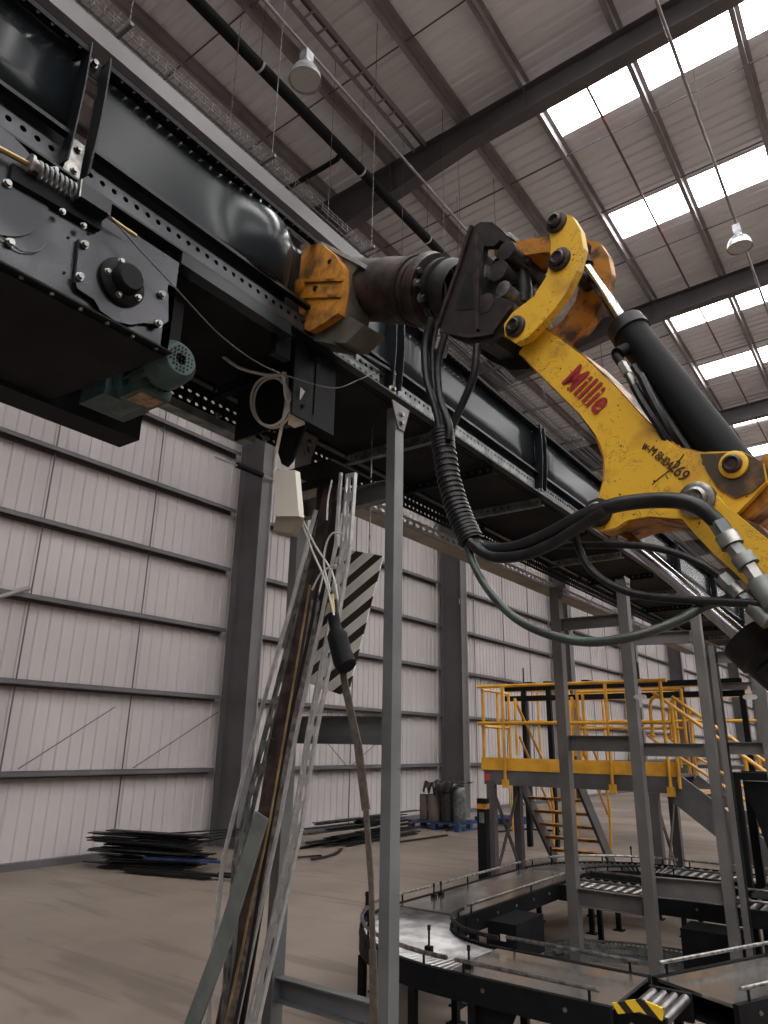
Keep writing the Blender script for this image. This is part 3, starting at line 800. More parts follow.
MB().tube([AP(640, 375, -.1), AP(652, 400, -.1), AP(668, 430, -.08), AP(676, 450, -.03)], .011, 8).build('cylinder_hose', 'hose', ea)
h = MB(); h.cyl(AP(617, 354, -.08), AP(628, 348, -.03), .018, n=12).cyl(AP(616, 356, -.08), AP(625, 369, -.09), .012, n=12).build('port_elbow', 'blackmatt', ea)
MB().cyl(AP(622, 364, -.09), AP(628, 375, -.1), .013, n=6).cyl(AP(628, 375, -.1), AP(634, 386, -.1), .0105, n=12).build('hose_fitting', 'steel', ea)
MB().tube([AP(634, 386, -.1), AP(645, 405, -.1), AP(660, 428, -.09), AP(672, 450, -.06)], .012, 8).build('cylinder_hose', 'hose', ea)
# dipper cylinder below the arm
e0, e1, e2 = AP(608, 522, 0), AP(745, 640, 0), AP(800, 690, 0)
MB().cyl(e0, e1, .0185, n=24).build('chrome_rod', 'chrome', ea)
ex = (e1 - e0).normalized()
MB().cyl(e0 - ex * .03, e0 + ex * .05, .038, .034, n=20).build('rod_eye', 'dirty', ea)
MB().lathe(e1, ex, [(-.005, .02), (-.005, .056), (.05, .058), (.055, .052), (.5, .052)], 32).build('cylinder_barrel', 'rubber', ea)
MB().cyl(AP(762, 676, -.04), AP(775, 664, -.04), .02, n=12).build('port_elbow', 'rubber', ea)
# coupler: two dark cheek plates with a window, cross pins between
CHK = [(438, 327), (447, 305), (459, 268), (466, 243), (471, 228), (480, 222), (492, 222), (501, 229), (507, 235), (512, 238), (509, 243), (500, 240), (494, 246), (484, 246), (482, 258), (481, 276), (482, 296), (492, 300), (500, 298), (507, 299), (514, 303), (513, 313), (505, 325), (497, 334), (488, 343), (470, 345), (450, 336)]


def cheek(o0, o1, nm):
    mb = plate(MB(), CHK, o0, o1); return mb


ck = cheek(-.13, -.105, 'c').build('coupler_cheek', 'dirty', ea)
WIN = [(466, 276), (472, 272), (473, 309), (456, 310), (457, 303)]
plate(MB(), WIN, -.132, -.1305).build('cheek_window', 'rubber', ck)
# raised rims of the cheek
mb = MB()
for path in ([(438, 327), (459, 268), (472, 226)], [(477, 235), (479, 270), (478, 330)], [(442, 331), (470, 337), (492, 334), (512, 306)]):
    q = [AP(a, b, -.135) for a, b in path]
    for a, b in zip(q, q[1:]): mb.bar(a, b, .016, .012, AN)
mb.build('cheek_rim', 'drum', ck)
mb = MB(); mb.prism([AP(a, b, -.13) + AN * .225 for a, b in CHK], AN * .025); mb.build('coupler_cheek', 'dirty', ea)
B0 = [(450, 325), (458, 285), (470, 250), (480, 250), (482, 300), (500, 310), (488, 338), (470, 341)]
plate(MB(), B0, -.09, .09).build('coupler_body', 'rubber', ea)
for (a, b, r, mm) in ((500, 272, .03, 'dirty'), (508, 252, .028, 'dirty'), (487, 305, .03, 'drum'), (505, 290, .022, 'steel')):
    c = AP(a, b, -.12); MB().cyl(c, c + AN * .24, r, n=18).build('coupler_pin', mm, ea)
    MB().lathe(c, -AN, [(0, r * 1.2), (.012, r * 1.2), (.014, r * .6), (.014, 0)], 18).build('pin_head', mm, ea)
MB().bar(AP(487, 266, -.135), AP(487, 279, -.135), .02, .012, AN).build('lock_block', 'steel', ea)
mb = MB()
for (a, b, c_, d_) in ((503, 282, 522, 296), (500, 288, 516, 302), (496, 262, 520, 276), (512, 262, 530, 262)): mb.cyl(AP(a, b, -.06), AP(c_, d_, -.04), .014, n=10)
mb.build('coupler_hoses', 'dirty', ea)
MB().prism([AP(497, 333, -.1), AP(501, 325, -.1), AP(508, 338, -.1)], AN * .02).build('steel_wedge', 'steel', ea)
mb = MB(); q = [(500, 240), (506, 246), (517, 264), (523, 285), (524, 305)]
mb.tube([AP(a, b, -.03) for a, b in q], .03, 10); mb.tube([AP(a + 6, b, .05) for a, b in q], .03, 10); mb.build('hydraulic_hose', 'rubber', ea)
# rotary head: hub, bolted flange, drum
g0, g1, g2, g3 = AP(462, 292, 0), AP(436, 291, 0), AP(424, 291, 0), AP(359, 290, 0)
ax = (g3 - g0).normalized()
L0 = g0
mb = MB(); mb.lathe(L0, ax, [(0, .10), (.02, .115), (.05, .12), (.055, .108), (.075, .108), (.08, .122), (.10, .122), (.105, .11), (.13, .11)], 36); mb.build('hub', 'rubber', ea)
fd = (g1 - g0).length
MB().lathe(L0 + ax * (fd - .01), ax, [(0, .05), (0, .138), (.035, .146), (.05, .14), (.055, .12)], 36).build('bolted_flange', 'drum', ea)
for k in range(14):
    a = 2 * PI * k / 14; dd = V((0, 0, 1)) * math.cos(a) + AN * math.sin(a)
    MB().hexb(L0 + ax * (fd - .01) + dd * .125, -ax, .013, .026).build('flange_bolt', 'steel', ea)
dl = (g3 - g2).length; s0 = (g2 - g0).length
dr = MB().lathe(L0 + ax * s0, ax, [(0, .11), (0, .127), (.02, .13), (dl * .5, .133), (dl * .5 + .004, .129), (dl * .93, .129), (dl * .97, .135), (dl, .135), (dl, .08)], 44).build('drum', 'drum', ea)
for z in (.02,): MB().ring(L0 + ax * (s0 + .03), ax, .138, .12, .02, 36).build('drum_band', 'dirty', dr)
# yellow head that presses on the conveyor
SH = [(300, 245), (320, 241), (341, 254), (361, 262), (352, 275), (347, 315), (364, 325), (346, 343), (330, 342), (306, 334), (297, 322)]
plate(MB(), SH, -.14, -.02).build('head_casting', 'oldsteel', ea)
TOPP = [(321, 241), (362, 262), (361, 266), (319, 244)]
plate(MB(), TOPP, -.15, .02).build('head_top_plate', 'galv', ea)
LOWP = [(296, 325), (308, 335), (333, 341), (333, 344), (306, 339), (295, 329)]
plate(MB(), LOWP, -.15, -.02).build('head_lower_plate', 'oldsteel', ea)
YF = [(305, 246), (320, 243), (334, 254), (343, 267), (342, 290), (338, 313), (322, 324), (309, 331), (295, 325), (296, 311), (298, 290), (294, 272), (296, 262)]
yf = plate(MB(), YF, -.175, -.14).build('head_face', 'ochre', ea)
mb = MB()
for (a, b, c_, d_) in ((302, 281, 343, 280), (304, 297, 341, 296), (320, 262, 318, 280)): mb.bar(AP(a, b, -.178), AP(c_, d_, -.178), .01, .012, AN)
mb.build('face_rib', 'rusty', yf)
for (a, b, r) in ((316, 289, .014), (304, 323, .012), (330, 262, .011)): MB().cyl(AP(a, b, -.1755), AP(a, b, -.1775), r, n=14).build('bolt_hole', 'rubber', yf)
MB().lathe(AP(300, 288, -.175), -AN, [(0, .035), (.02, .035), (.025, .02), (.025, 0)], 18).build('side_knuckle', 'rusty', yf)
# hoses
def hose(pts, r, off, m='hose', nm='hydraulic_hose', sub=6, n=10):
    q = [AP(a, b, off if not isinstance(off, (list, tuple)) else off[i]) for i, (a, b) in enumerate(pts)]
    return MB().tube(q, r, n, sub).build(nm, m, ea)


hose([(432, 318), (425, 345), (427, 380), (436, 410), (441, 435)], .013, -.2)
hose([(436, 325), (433, 350), (434, 385), (443, 412), (446, 436)], .012, -.17)
hose([(445, 335), (438, 365), (440, 398), (449, 425), (449, 440)], .012, -.22)
hose([(477, 345), (474, 375), (462, 405), (453, 425), (451, 440)], .013, -.14)
BUN = [(442, 432), (444, 450), (449, 480), (456, 505), (464, 525), (472, 542)]
hose(BUN, .034, -.2, 'rubber', 'hose_bundle_wrap')
q = [AP(a, b, -.2) for a, b in BUN]; mb = MB()
for i in range(len(q) - 1):
    for k in range(5):
        c = q[i].lerp(q[i + 1], k / 5); mb.ring(c, (q[i + 1] - q[i]), .037, .030, .009, 16)
mb.build('wrap_coils', 'hose', ea)
for (a, b) in ((440, 338), (445, 345)): MB().cyl(AP(a, b, -.19), AP(a - 3, b + 12, -.19), .013, n=8).build('hose_fitting', 'steel', ea)
hose([(470, 538), (485, 549), (515, 548), (548, 535), (580, 518), (612, 506), (645, 501), (678, 501), (700, 508), (718, 523)], .019, [-.2, -.2, -.2, -.2, -.2, -.19, -.18, -.18, -.18, -.17])
hose([(470, 542), (490, 556), (520, 556), (550, 545), (578, 528), (604, 512)], .015, -.22)
hose([(474, 540), (500, 546), (540, 546), (590, 545), (640, 546), (675, 553), (705, 566), (722, 577)], .009, -.16)
hose([(574, 524), (578, 545), (588, 566), (608, 583), (640, 595), (690, 600), (745, 603), (800, 606)], .010, -.17)
hose([(466, 540), (474, 565), (490, 592), (515, 618), (550, 635), (590, 642), (635, 636), (675, 622), (705, 606), (740, 596)], .011, [-.2, -.22, -.24, -.26, -.27, -.26, -.24, -.2, -.15, -.12], 'ghose', 'green_hose')
for pts, off in (([(718, 523), (726, 535), (733, 546), (741, 556), (749, 566), (758, 580), (775, 605)], -.17), ([(722, 577), (732, 587), (741, 596), (752, 606), (770, 622)], -.16)):
    q = [AP(a, b, off) for a, b in pts]
    rr = [.021, .025, .019, .024, .018, .024, .02]
    for i, (a, b) in enumerate(zip(q, q[1:])):
        MB().cyl(a, b, rr[i] * (1 if off == -.17 else .8), n=12 if i % 2 else 6).build('hose_coupling', 'steel' if i % 3 == 1 else 'galvd', ea)
# lettering on the arm
def text(body, p0, p1, size, m, parent, bold=0., shear=0., off=-.0865, thick=.0008, sx=1., space=1.):
    cu = bpy.data.curves.new('lettering', 'FONT'); cu.body = body; cu.size = size; cu.offset = bold; cu.shear = shear; cu.extrude = thick; cu.space_character = space
    o = bpy.data.objects.new('lettering', cu); COL.objects.link(o); cu.materials.append(M[m])
    a, b = AP(*p0, off), AP(*p1, off); x = (b - a).normalized(); z = -AN; y = z.cross(x)
    mw = Matrix(((x.x * sx, y.x, z.x, a.x), (x.y * sx, y.y, z.y, a.y), (x.z * sx, y.z, z.z, a.z), (0, 0, 0, 1)))
    bpy.context.view_layer.update()
    # bake as a mesh so that it is ordinary geometry
    dg = bpy.context.evaluated_depsgraph_get(); me = bpy.data.meshes.new_from_object(o.evaluated_get(dg)); bpy.data.objects.remove(o)
    me.transform(mw); t = bpy.data.objects.new('lettering', me); COL.objects.link(t); t.parent = parent
    if not me.materials: me.materials.append(M[m])
    return t


text('Millie', (561, 382), (598, 416), .104, 'red', ea, bold=.002, shear=.15, sx=.68, off=-.0885, space=1.12)
ink = MB()
STROKES = [[(684, 454), (678, 462), (670, 470), (662, 476), (656, 481), (652, 485)], [(642, 449), (644, 447)], [(666, 475), (668, 479)]]
for st_ in STROKES: ink.tube([AP(a, b, -.0862) for a, b in st_], .0013, 5, 3)
text('w-M 8H04', (641, 447), (664, 466), .034, 'ink', ea, off=-.0875, sx=.72, space=.95)
text('269', (668, 468), (688, 490), .046, 'ink', ea, off=-.0875, sx=.78)
ink.build('handwriting', 'ink', ea)
settle(ea)

# ================================================================== CABLES, JUNCTION BOX, LEANING METALWORK
def on(px, py, y): return hit(px, py, y=y)


jb = thing('junction_box', 'cream plastic trunking box hanging from a grey cable beneath the conveyor', 'box', on(284, 533, 1.98))
MB().prism([on(273, 470, 1.92), on(295, 470, 1.92), on(299, 516, 1.92), on(276, 516, 1.92)], (.0, .03, 0)).build('box_body', 'wbox', jb)
mb = MB(); mb.prism([on(276, 517, 1.93), on(299, 516, 1.93), on(292, 533, 1.95), on(273, 531, 1.95)], (0, .03, -.01)); mb.build('open_end', 'olive', jb)
settle(jb)
cb = thing('data_cable', 'coiled grey cable looped below the conveyor and running down to the trunking box', 'cable', on(265, 430, 1.9))
loop = [on(272 + 19 * math.cos(a) - 2, 401 + 25 * math.sin(a), 1.9 + .02 * a / 6) for a in [k * PI / 8 for k in range(17)]]
MB().tube(loop, .006, 8, 2).build('cable_loop', 'cable', cb)
MB().tube([p + V((.006, .012, -.006)) for p in loop[::-1]], .005, 8, 2).build('cable_loop', 'cable', cb)
MB().tube([on(205, 353, 1.75), on(216, 352, 1.78), on(238, 367, 1.82), (on(262, 374, 1.88)), on(284, 376, 1.9), on(287, 384, 1.92), on(286, 405, 1.92), on(281, 430, 1.93), on(276, 455, 1.94), on(275, 472, 1.94)], .007, 8, 6).build('cable_run', 'cable', cb)
MB().tube([on(284, 378, 1.88), on(285, 395, 1.9), on(290, 412, 1.9)], .005, 8, 4).build('cable_tail', 'cable', cb)
MB().cyl(on(205, 353, 1.75), on(213, 351, 1.76), .011, n=10).build('cable_tag', 'brass', cb)
MB().cyl(on(284, 373, 1.89), on(284, 383, 1.89), .012, n=10).build('cable_tie', 'cable', cb)
settle(cb)
cs = thing('sensor_cable', 'thin dark cable sagging along the conveyor side from the tensioner to the arm head', 'cable', on(250, 370, 1.7))
MB().tube([hit(*a, x=-1.66) for a in ((108, 214), (140, 250), (180, 293), (220, 335), (260, 364), (300, 380), (335, 388), (358, 380), (376, 372))], .0024, 6, 6).build('cable_run', 'cabled', cs)
settle(cs)
sn = thing('sensor_bracket', 'small pale sensor plate on a bracket beside the looped cable', 'sensor', on(296, 400, 1.95))
mb = MB(); mb.prism([on(289, 400, 1.9), on(298, 385, 1.9), (on(304, 391, 1.9)), on(296, 406, 1.9)], (0, .006, 0)); mb.build('plate', 'wbox', sn)
MB().cyl(on(296, 395, 1.895), on(296, 395, 1.9), .006, n=10).build('lens_dot', 'rubber', sn)
MB().box(*[v for p in ((on(288, 424, 1.92).x, on(298, 424, 1.92).x),) for v in p], 1.92, 1.96, on(290, 424, 1.92).z, on(290, 405, 1.92).z).build('sensor_body', 'wbox', sn)
MB().cyl(on(296, 406, 1.92), on(304, 406, 1.92), .008, n=8).build('knob', 'blackmatt', sn)
settle(sn)

HZ = hazard_mat('white_and_dark_hazard_stripes', (255, 255, 248), (36, 32, 20), .088, (-.5, 0, .866), .1)
hz = thing('hazard_board', 'dark and white diagonally striped hazard board hanging behind the near frame', 'sign', on(345, 690, 2.72))
Yh = 2.68
mb = MB(); a, b, c = on(383, 556, Yh), on(347, 697, Yh), on(345, 549, Yh)
d_ = (c - a).normalized() * .32; mb.prism([a, b, b + d_ * .98, a + d_], (0, .006, 0)); mb.build('striped_panel', HZ, hz)
MB().cyl(a + d_ * .3 + V((0, .01, -.02)), V((a.x + d_.x * .3, a.y + .01, 3.2)), .004, n=6).build('hanging_wire', 'steel', hz)
settle(hz)


def lean(name, label, cat, segs, m, w, h, y, kind='bar', group=None, **kw):
    q = [on(a, b, y + kw.get('dy', 0) * i) for i, (a, b) in enumerate(segs)]
    # carry the lower end on down to the floor
    d = (q[-1] - q[-2]).normalized(); q.append(q[-1] + d * (q[-1].z / -d.z) * .995)
    mb = MB()
    if kind == 'bar':
        for a, b in zip(q, q[1:]): mb.bar(a, b, w, h, (1, 0, 0))
    elif kind == 'tube': mb.tube(q, w, 8, 4)
    elif kind == 'slot':
        for a, b in zip(q, q[1:]):
            L_ = (b - a).length; x = V((1, 0, 0)); x = (x - (b - a) * x.dot(b - a) / (L_ * L_)).normalized()
            n_ = max(2, int(L_ / .085)); mb.perf(a - x * w / 2, b - a, x * w, n_, 2, .36, .27)
            for s in (-1, 1): mb.bar(a + x * s * w / 2 + V((0, h / 2, 0)), b + x * s * w / 2 + V((0, h / 2, 0)), .003, h, x)
    o = mb.build(name, m, None, label=label, category=cat)
    if group: o['group'] = group
    return o


lean('slotted_channel', 'bright slotted galvanised channel along the edge of the bundle nearest the post', 'channel', [(350, 473), (345, 545), (329, 640), (311, 730), (295, 830), (273, 930), (252, 1020)], 'galv', .05, .02, 2.28, 'slot')
lean('steel_flat', 'polished narrow bar lying along the bright slotted channel', 'bar', [(341, 473), (336, 545), (317, 640), (297, 730), (278, 830), (256, 930), (237, 1020)], 'galv', .013, .012, 2.26)
lean('slotted_channel', 'dull slotted channel on the outer side of the leaning bundle toward the wall column', 'channel', [(320, 520), (298, 610), (275, 700), (252, 790), (236, 860), (228, 960), (224, 1020)], 'galvd', .045, .02, 2.38, 'slot')
lean('edge_strip', 'thin bright metal edge strip leaning on the wall side of the bundle', 'strip', [(316, 510), (290, 610), (264, 700), (240, 790), (223, 860), (213, 950), (208, 1020)], 'galv', .008, .02, 2.34)
lean('rubber_strip', 'wide dark rubber strip leaning in the middle of the bundle', 'strip', [(332, 482), (318, 560), (300, 640), (278, 740), (258, 860), (243, 960), (233, 1020)], 'drum', .085, .008, 2.33)
lean('rubber_strip', 'narrow black strip wedged beside the polished bar in the bundle', 'strip', [(338, 500), (328, 580), (309, 660), (286, 760), (266, 860), (250, 960), (240, 1020)], 'rubber', .05, .008, 2.31)
lean('steel_flat', 'brown tinged flat bar leaning on top of the wide rubber strip', 'bar', [(316, 600), (302, 690), (283, 790), (262, 880), (246, 950)], 'steel', .05, .006, 2.29)
lean('conduit', 'brown stained conduit rising behind the cables at the bundle top', 'pipe', [(321, 480), (314, 540), (304, 600), (288, 680), (268, 780)], 'drum', .016, 0, 2.42, 'tube')
lean('brass_rod', 'thin brass coloured rod showing low in the leaning bundle', 'rod', [(310, 585), (294, 680), (268, 830), (252, 900), (240, 960), (226, 1020)], 'brass', .0048, 0, 2.20, 'tube')
lean('teal_angle', 'grey-teal painted flat bar slanting across the foot of the bundle', 'bar', [(262, 815), (246, 868), (222, 945), (194, 1020)], 'tealbar', .07, .012, 2.14)
lean('dark_rod', 'thin dark rod leaning between rubber strip and slotted channel', 'rod', [(330, 500), (312, 620), (290, 720), (268, 840), (248, 960), (236, 1020)], 'rubber', .008, 0, 2.25, 'tube')
bp_ = MB(); c0 = hit(317, 475, y=2.4)
bp_.box(c0.x - .01, c0.x + .26, 2.2, 2.5, 2.79, 2.80); bp_.bar(on(300, 488, 2.3), on(330, 480, 2.3), .04, .01, (0, 0, 1))
bp_.build('top_bracket', 'blackmatt', None, label='flat black bracket plate bolted over the head of the leaning bundle', category='bracket')
cc = thing('cable_bunch', 'loose grey cables crossing in front of the leaning bundle below the trunking box', 'cable', on(320, 600, 2.1))
for pts in ([(299, 512), (315, 545), (332, 572), (338, 600)], [(299, 514), (312, 550), (325, 580), (334, 615)], [(343, 535), (333, 533), (326, 545), (324, 565), (330, 590)], [(332, 480), (328, 500), (327, 520)], [(336, 565), (322, 572), (312, 590)]):
    MB().tube([on(a, b, 2.1) for a, b in pts], .004, 6, 5).build('cable', 'cable', cc)
settle(cc)
st = thing('lifting_strap', 'brown webbing strap with a thick dark sleeve hanging down past the near frame', 'strap', on(374, 1010, 2.15))
q = [on(a, b, 2.15) for a, b in ((334, 600), (338, 640), (346, 690), (358, 745), (366, 810), (371, 880), (373, 950), (374, 1020))]
mb = MB()
W_ = [.03, .03, .032, .034, .022, .02, .03, .034]
for i, (a, b) in enumerate(zip(q, q[1:])): mb.bar(a, b, W_[i], .006, (1, 0, 0))
mb.bar(q[-1], (q[-1].x, q[-1].y, .0), .034, .006, (1, 0, 0)); mb.build('webbing', 'strap', st)
mb = MB(); mb.tube([on(a, b, 2.13) for a, b in ((333, 614), (337, 635), (343, 658), (348, 668))], [.024, .040, .042, .032], 12, 4); mb.build('sleeve', 'blackmatt', st)
MB().cyl(on(331, 595, 2.13), on(333, 614, 2.13), .011, n=10).build('hook_pin', 'brass', st)
settle(st)

for (px, py, y, x) in ((640, 697, 5.9, -1.83), (750, 697, 6.16, -.93)):
    c = hit(px, py, y=y - .052); r_ = .085; pts = []
    for k in range(32):
        a = 2 * PI * k / 32; q = r_ * (.33 + .67 * abs(math.cos(2 * a)) ** 3); pts.append(c + V((math.cos(a) * q * .6, 0, math.sin(a) * q)))
    MB().prism(pts, (0, .006, 0)).build('splice_plate', 'galv', None, label='pale four-pointed plate on the ' + ('support post inside the loop' if px < 700 else 'post nearest the black bin'), category='plate')

# ================================================================== HEAPS AND PALLET BY THE WALL
def strip(c, ang, ln, w, t, z, tilt, m, label, group=None, bend=.0):
    d = V((math.cos(ang) * math.cos(tilt), math.sin(ang) * math.cos(tilt), math.sin(tilt)))
    x = V((-math.sin(ang), math.cos(ang), 0)); mb = MB(); q = []
    for k in range(5):
        u = k / 4 - .5; q.append(V((c[0], c[1], z)) + d * ln * u + x * bend * (u * u) * 4 + V((0, 0, 0)))
    lo = min(p.z for p in q) - t
    if lo < .002: q = [p + V((0, 0, .004 - lo)) for p in q]
    for a, b in zip(q, q[1:]): mb.bar(a, b, w, t, x)
    o = mb.build('rubber_strip', m, None, label=label, category='strip')
    if group: o['group'] = group
    return o


base = math.atan2(.34, .94)
for i in range(36):
    lay = i / 36
    f = 1 - lay * .45
    cx, cy = -8.5 + random.uniform(-.22, .15), 6.55 + random.uniform(-.24, .26) * f
    strip((cx, cy), base + random.uniform(-.14, .14), random.uniform(1.0, 1.6), random.uniform(.11, .17), .0122, .008 + i * .0126, random.uniform(-.004, .004), 'rubber' if i % 3 else 'blackmatt',
          'black rubber strip in the heap on the floor before the first wall column', 'black strips heaped before the first wall column')
strip((-7.75, 6.45), base + .0, 1.7, .09, .03, .05, 0, 'rubber', 'loose dark strip lying in front of the heap by the wall')
strip((-7.9, 6.35), base - .05, 1.2, .08, .03, .03, 0, 'rubber', 'second loose dark strip at the very front of the heap by the wall')
strip((-7.95, 6.62), base + .05, 1.1, .06, .03, .16, 0, 'blue', 'blue strip showing among the black ones in the heap')
for k in range(4):
    strip((-7.75 - .08 * k, 7.2), base + .1 * k, 1.0 + .1 * k, .05, .015, .40 + .02 * k, .22 - .05 * k, 'rubber', 'thin strip sticking up out of the top of the heap before the first column', 'strips sticking up from the heap')
strip((-7.3, 6.95), base, .5, .04, .02, .02, 0, 'rubber', 'short loose offcut beside the heap before the first column')
for i in range(30):
    lay = i / 30
    cx, cy = -8.35 + random.uniform(-.25, .3) * (1 - .4 * lay), 11.0 + random.uniform(-.9, .8)
    strip((cx, cy), PI / 2 + .06 + random.uniform(-.1, .12), random.uniform(1.4, 2.6) * (1 - .3 * lay), random.uniform(.1, .16), .0125, .008 + i * .0132, random.uniform(-.003, .003), 'rubber' if i % 3 else 'blackmatt',
          'long black strip in the heap along the wall between the two columns', 'black strips heaped between the wall columns')
for k, (x, y, a) in enumerate(((-7.7, 8.5, 1.2), (-7.5, 9.1, 1.9), (-7.55, 11.6, 1.5))):
    strip((x, y), a, .8 + .4 * k, .05, .02, .02, 0, 'rubber', ['short loose strip lying clear of the long heap', 'curled loose strip on the floor before the long heap', 'straight loose strip at the far end of the long heap'][k], None, .1 if k == 1 else 0)

pt = thing('pallet', 'blue wooden pallet beside the second wall column carrying wrapped drums', 'pallet', (-8.25, 13.6, 0))
for k in range(7): MB().box(-8.85, -7.65, 13.1 + k * .155, 13.2 + k * .155, .12, .14).build('deck_board', 'blue', pt)
for x in (-8.8, -8.25, -7.7):
    MB().box(x - .05, x + .05, 13.1, 14.13, 0, .02).build('skid', 'blue', pt)
    for y in (13.15, 13.6, 14.08): MB().box(x - .05, x + .05, y - .05, y + .05, .02, .12).build('block', 'blue', pt)
settle(pt)
for k, (x, y, m, h) in enumerate(((-8.62, 13.4, 'wrap', .5), (-8.36, 13.32, 'wrap', .52), (-8.08, 13.36, 'bag', .56), (-7.82, 13.42, 'galvd', .66), (-8.5, 13.78, 'bag', .6), (-8.1, 13.8, 'bag', .62))):
    lab = ['brown drum at the end of the pallet away from the column', 'brown drum standing second on the blue pallet', 'dark drum at the middle of the blue pallet', 'pale grey drum nearest the column on the blue pallet', 'dark drum behind the brown drums on the pallet', 'dark drum at the back of the blue pallet'][k]
    mb = MB(); mb.lathe((x, y, .141), (0, 0, 1), [(0, 0), (0, .115), (.02, .125), (h * .33, .122), (h * .36, .128), (h * .66, .122), (h * .7, .128), (h - .02, .122), (h, .11), (h, 0)], 22)
    mb.build('drum', m, None, label=lab, category='drum')
mb = MB(); nx, ny = 22, 12; vs = []
for i in range(nx + 1):
    for j in range(ny + 1):
        x = -8.5 + .75 * i / nx; y = 13.1 + .84 * j / ny
        vs.append((x, y, .885 + .03 * math.sin(i * 1.3) * math.cos(j * .9) + .02 * math.sin(i * .4 + j) - (.16 if j == 0 else 0) * (1 + .5 * math.sin(i * 1.7))))
mb.add(vs, [(i * (ny + 1) + j, (i + 1) * (ny + 1) + j, (i + 1) * (ny + 1) + j + 1, i * (ny + 1) + j + 1) for i in range(nx) for j in range(ny)], True)
o = mb.build('plastic_sheet', 'bag', None, label='crumpled black plastic sheet thrown over the drums on the pallet', category='sheet'); o.modifiers.new('t', 'SOLIDIFY').thickness = .006
MB().tube([(-7.6, 13.9, .03), (-7.1, 13.6, .02), (-6.9, 14.4, .02), (-6.2, 14.6, .02)], .02, 6).build('rubber_hose', 'rubber', None, label='black hose trailing over the floor from the blue pallet', category='hose')
p2 = thing('pallet', 'second blue pallet just showing beyond the loaded one', 'pallet', (-7.9, 15.2, 0))
for k in range(6): MB().box(-8.3, -7.4, 14.9 + k * .15, 15.0 + k * .15, .12, .14).build('deck_board', 'blue', p2)
for x in (-8.25, -7.85, -7.45): MB().box(x - .05, x + .05, 14.9, 15.8, 0, .12).build('skid', 'blue', p2)
settle(p2)

# ================================================================== ROLLER CONVEYOR LOOP
BZ = .5


def rail_post(x, y, z, par, tall=0.):
    o = MB().cyl((x, y, z - .06), (x, y, z + .055 + tall), .007, n=8).box(x - .012, x + .012, y - .012, y + .012, z - .05, z - .01).build('rail_post', 'blackmatt', par)
    if tall: MB().cyl((x, y, z + .05 + tall), (x, y, z + .08 + tall), .010, n=10).build('cap', 'blackmatt', o)
    return o


def leg(x, y, z, par, m='blackmatt'):
    o = MB().box(x - .02, x + .02, y - .02, y + .02, 0, z).build('leg', m, par)
    MB().box(x - .045, x + .045, y - .045, y + .045, 0, .01).build('foot', m, o)


def straight(name, label, p, d, w, ln, surf, rollers=0, z=BZ, rails=(1, 1), m='beltmetal', legs=True, grp=None, skirt=.12):
    """p: near inner corner; d: running direction; the width goes to the right of d"""
    d = V((d[0], d[1], 0)).normalized(); s = V((d.y, -d.x, 0)); p = V((p[0], p[1], z)); up = V((0, 0, 1))
    t = thing(name, label, 'conveyor', (p + d * ln / 2 + s * w / 2) * 1, grp); t.location.z = 0
    for k, o in enumerate((.0, w)):
        fr = MB().bar(p + s * o + d * 0 - up * skirt / 2, p + s * o + d * ln - up * skirt / 2, .03, skirt, s).build('side_frame', 'blackmatt', t)
        q = p + s * (o + (.016 if k else -.016))
        for i in range(max(2, int(ln / .3))):
            c = q + d * (ln * (i + .5) / max(2, int(ln / .3))) - up * .05
            MB().hexb(c, s * (1 if k else -1), .008, .008).build('bolt', 'steel', fr)
        if rails[k]:
            r = MB().cyl(p + s * o + d * .05 + up * .055, p + s * o + d * (ln - .05) + up * .055, .010, n=10).build('guide_rail', 'steel', t)
            for i in range(max(1, int(ln / .8)) + 1):
                c = p + s * o + d * (.1 + (ln - .2) * i / max(1, int(ln / .8))); rail_post(c.x, c.y, z, t)
    if surf:
        c = p + d * ln / 2 + s * w / 2
        MB().obox(c - up * .012, d * (ln / 2 - .005), s * (w / 2 - .02), up * .008).build('belt_surface', m, t)
        MB().obox(c - up * .12, d * (ln / 2), s * (w / 2 - .016), up * .004).build('under_tray', 'blackmatt', t)
    for i in range(rollers):
        c = p + d * (ln * (i + .5) / rollers) - up * .024
        MB().cyl(c + s * .018, c + s * (w - .018), .022, n=14).build('roller', 'roller', t)
    if legs:
        for a in (.15, ln - .15):
            for o in (.0, w): q = p + d * a + s * o; leg(q.x, q.y, z - skirt, t)
    settle(t); return t


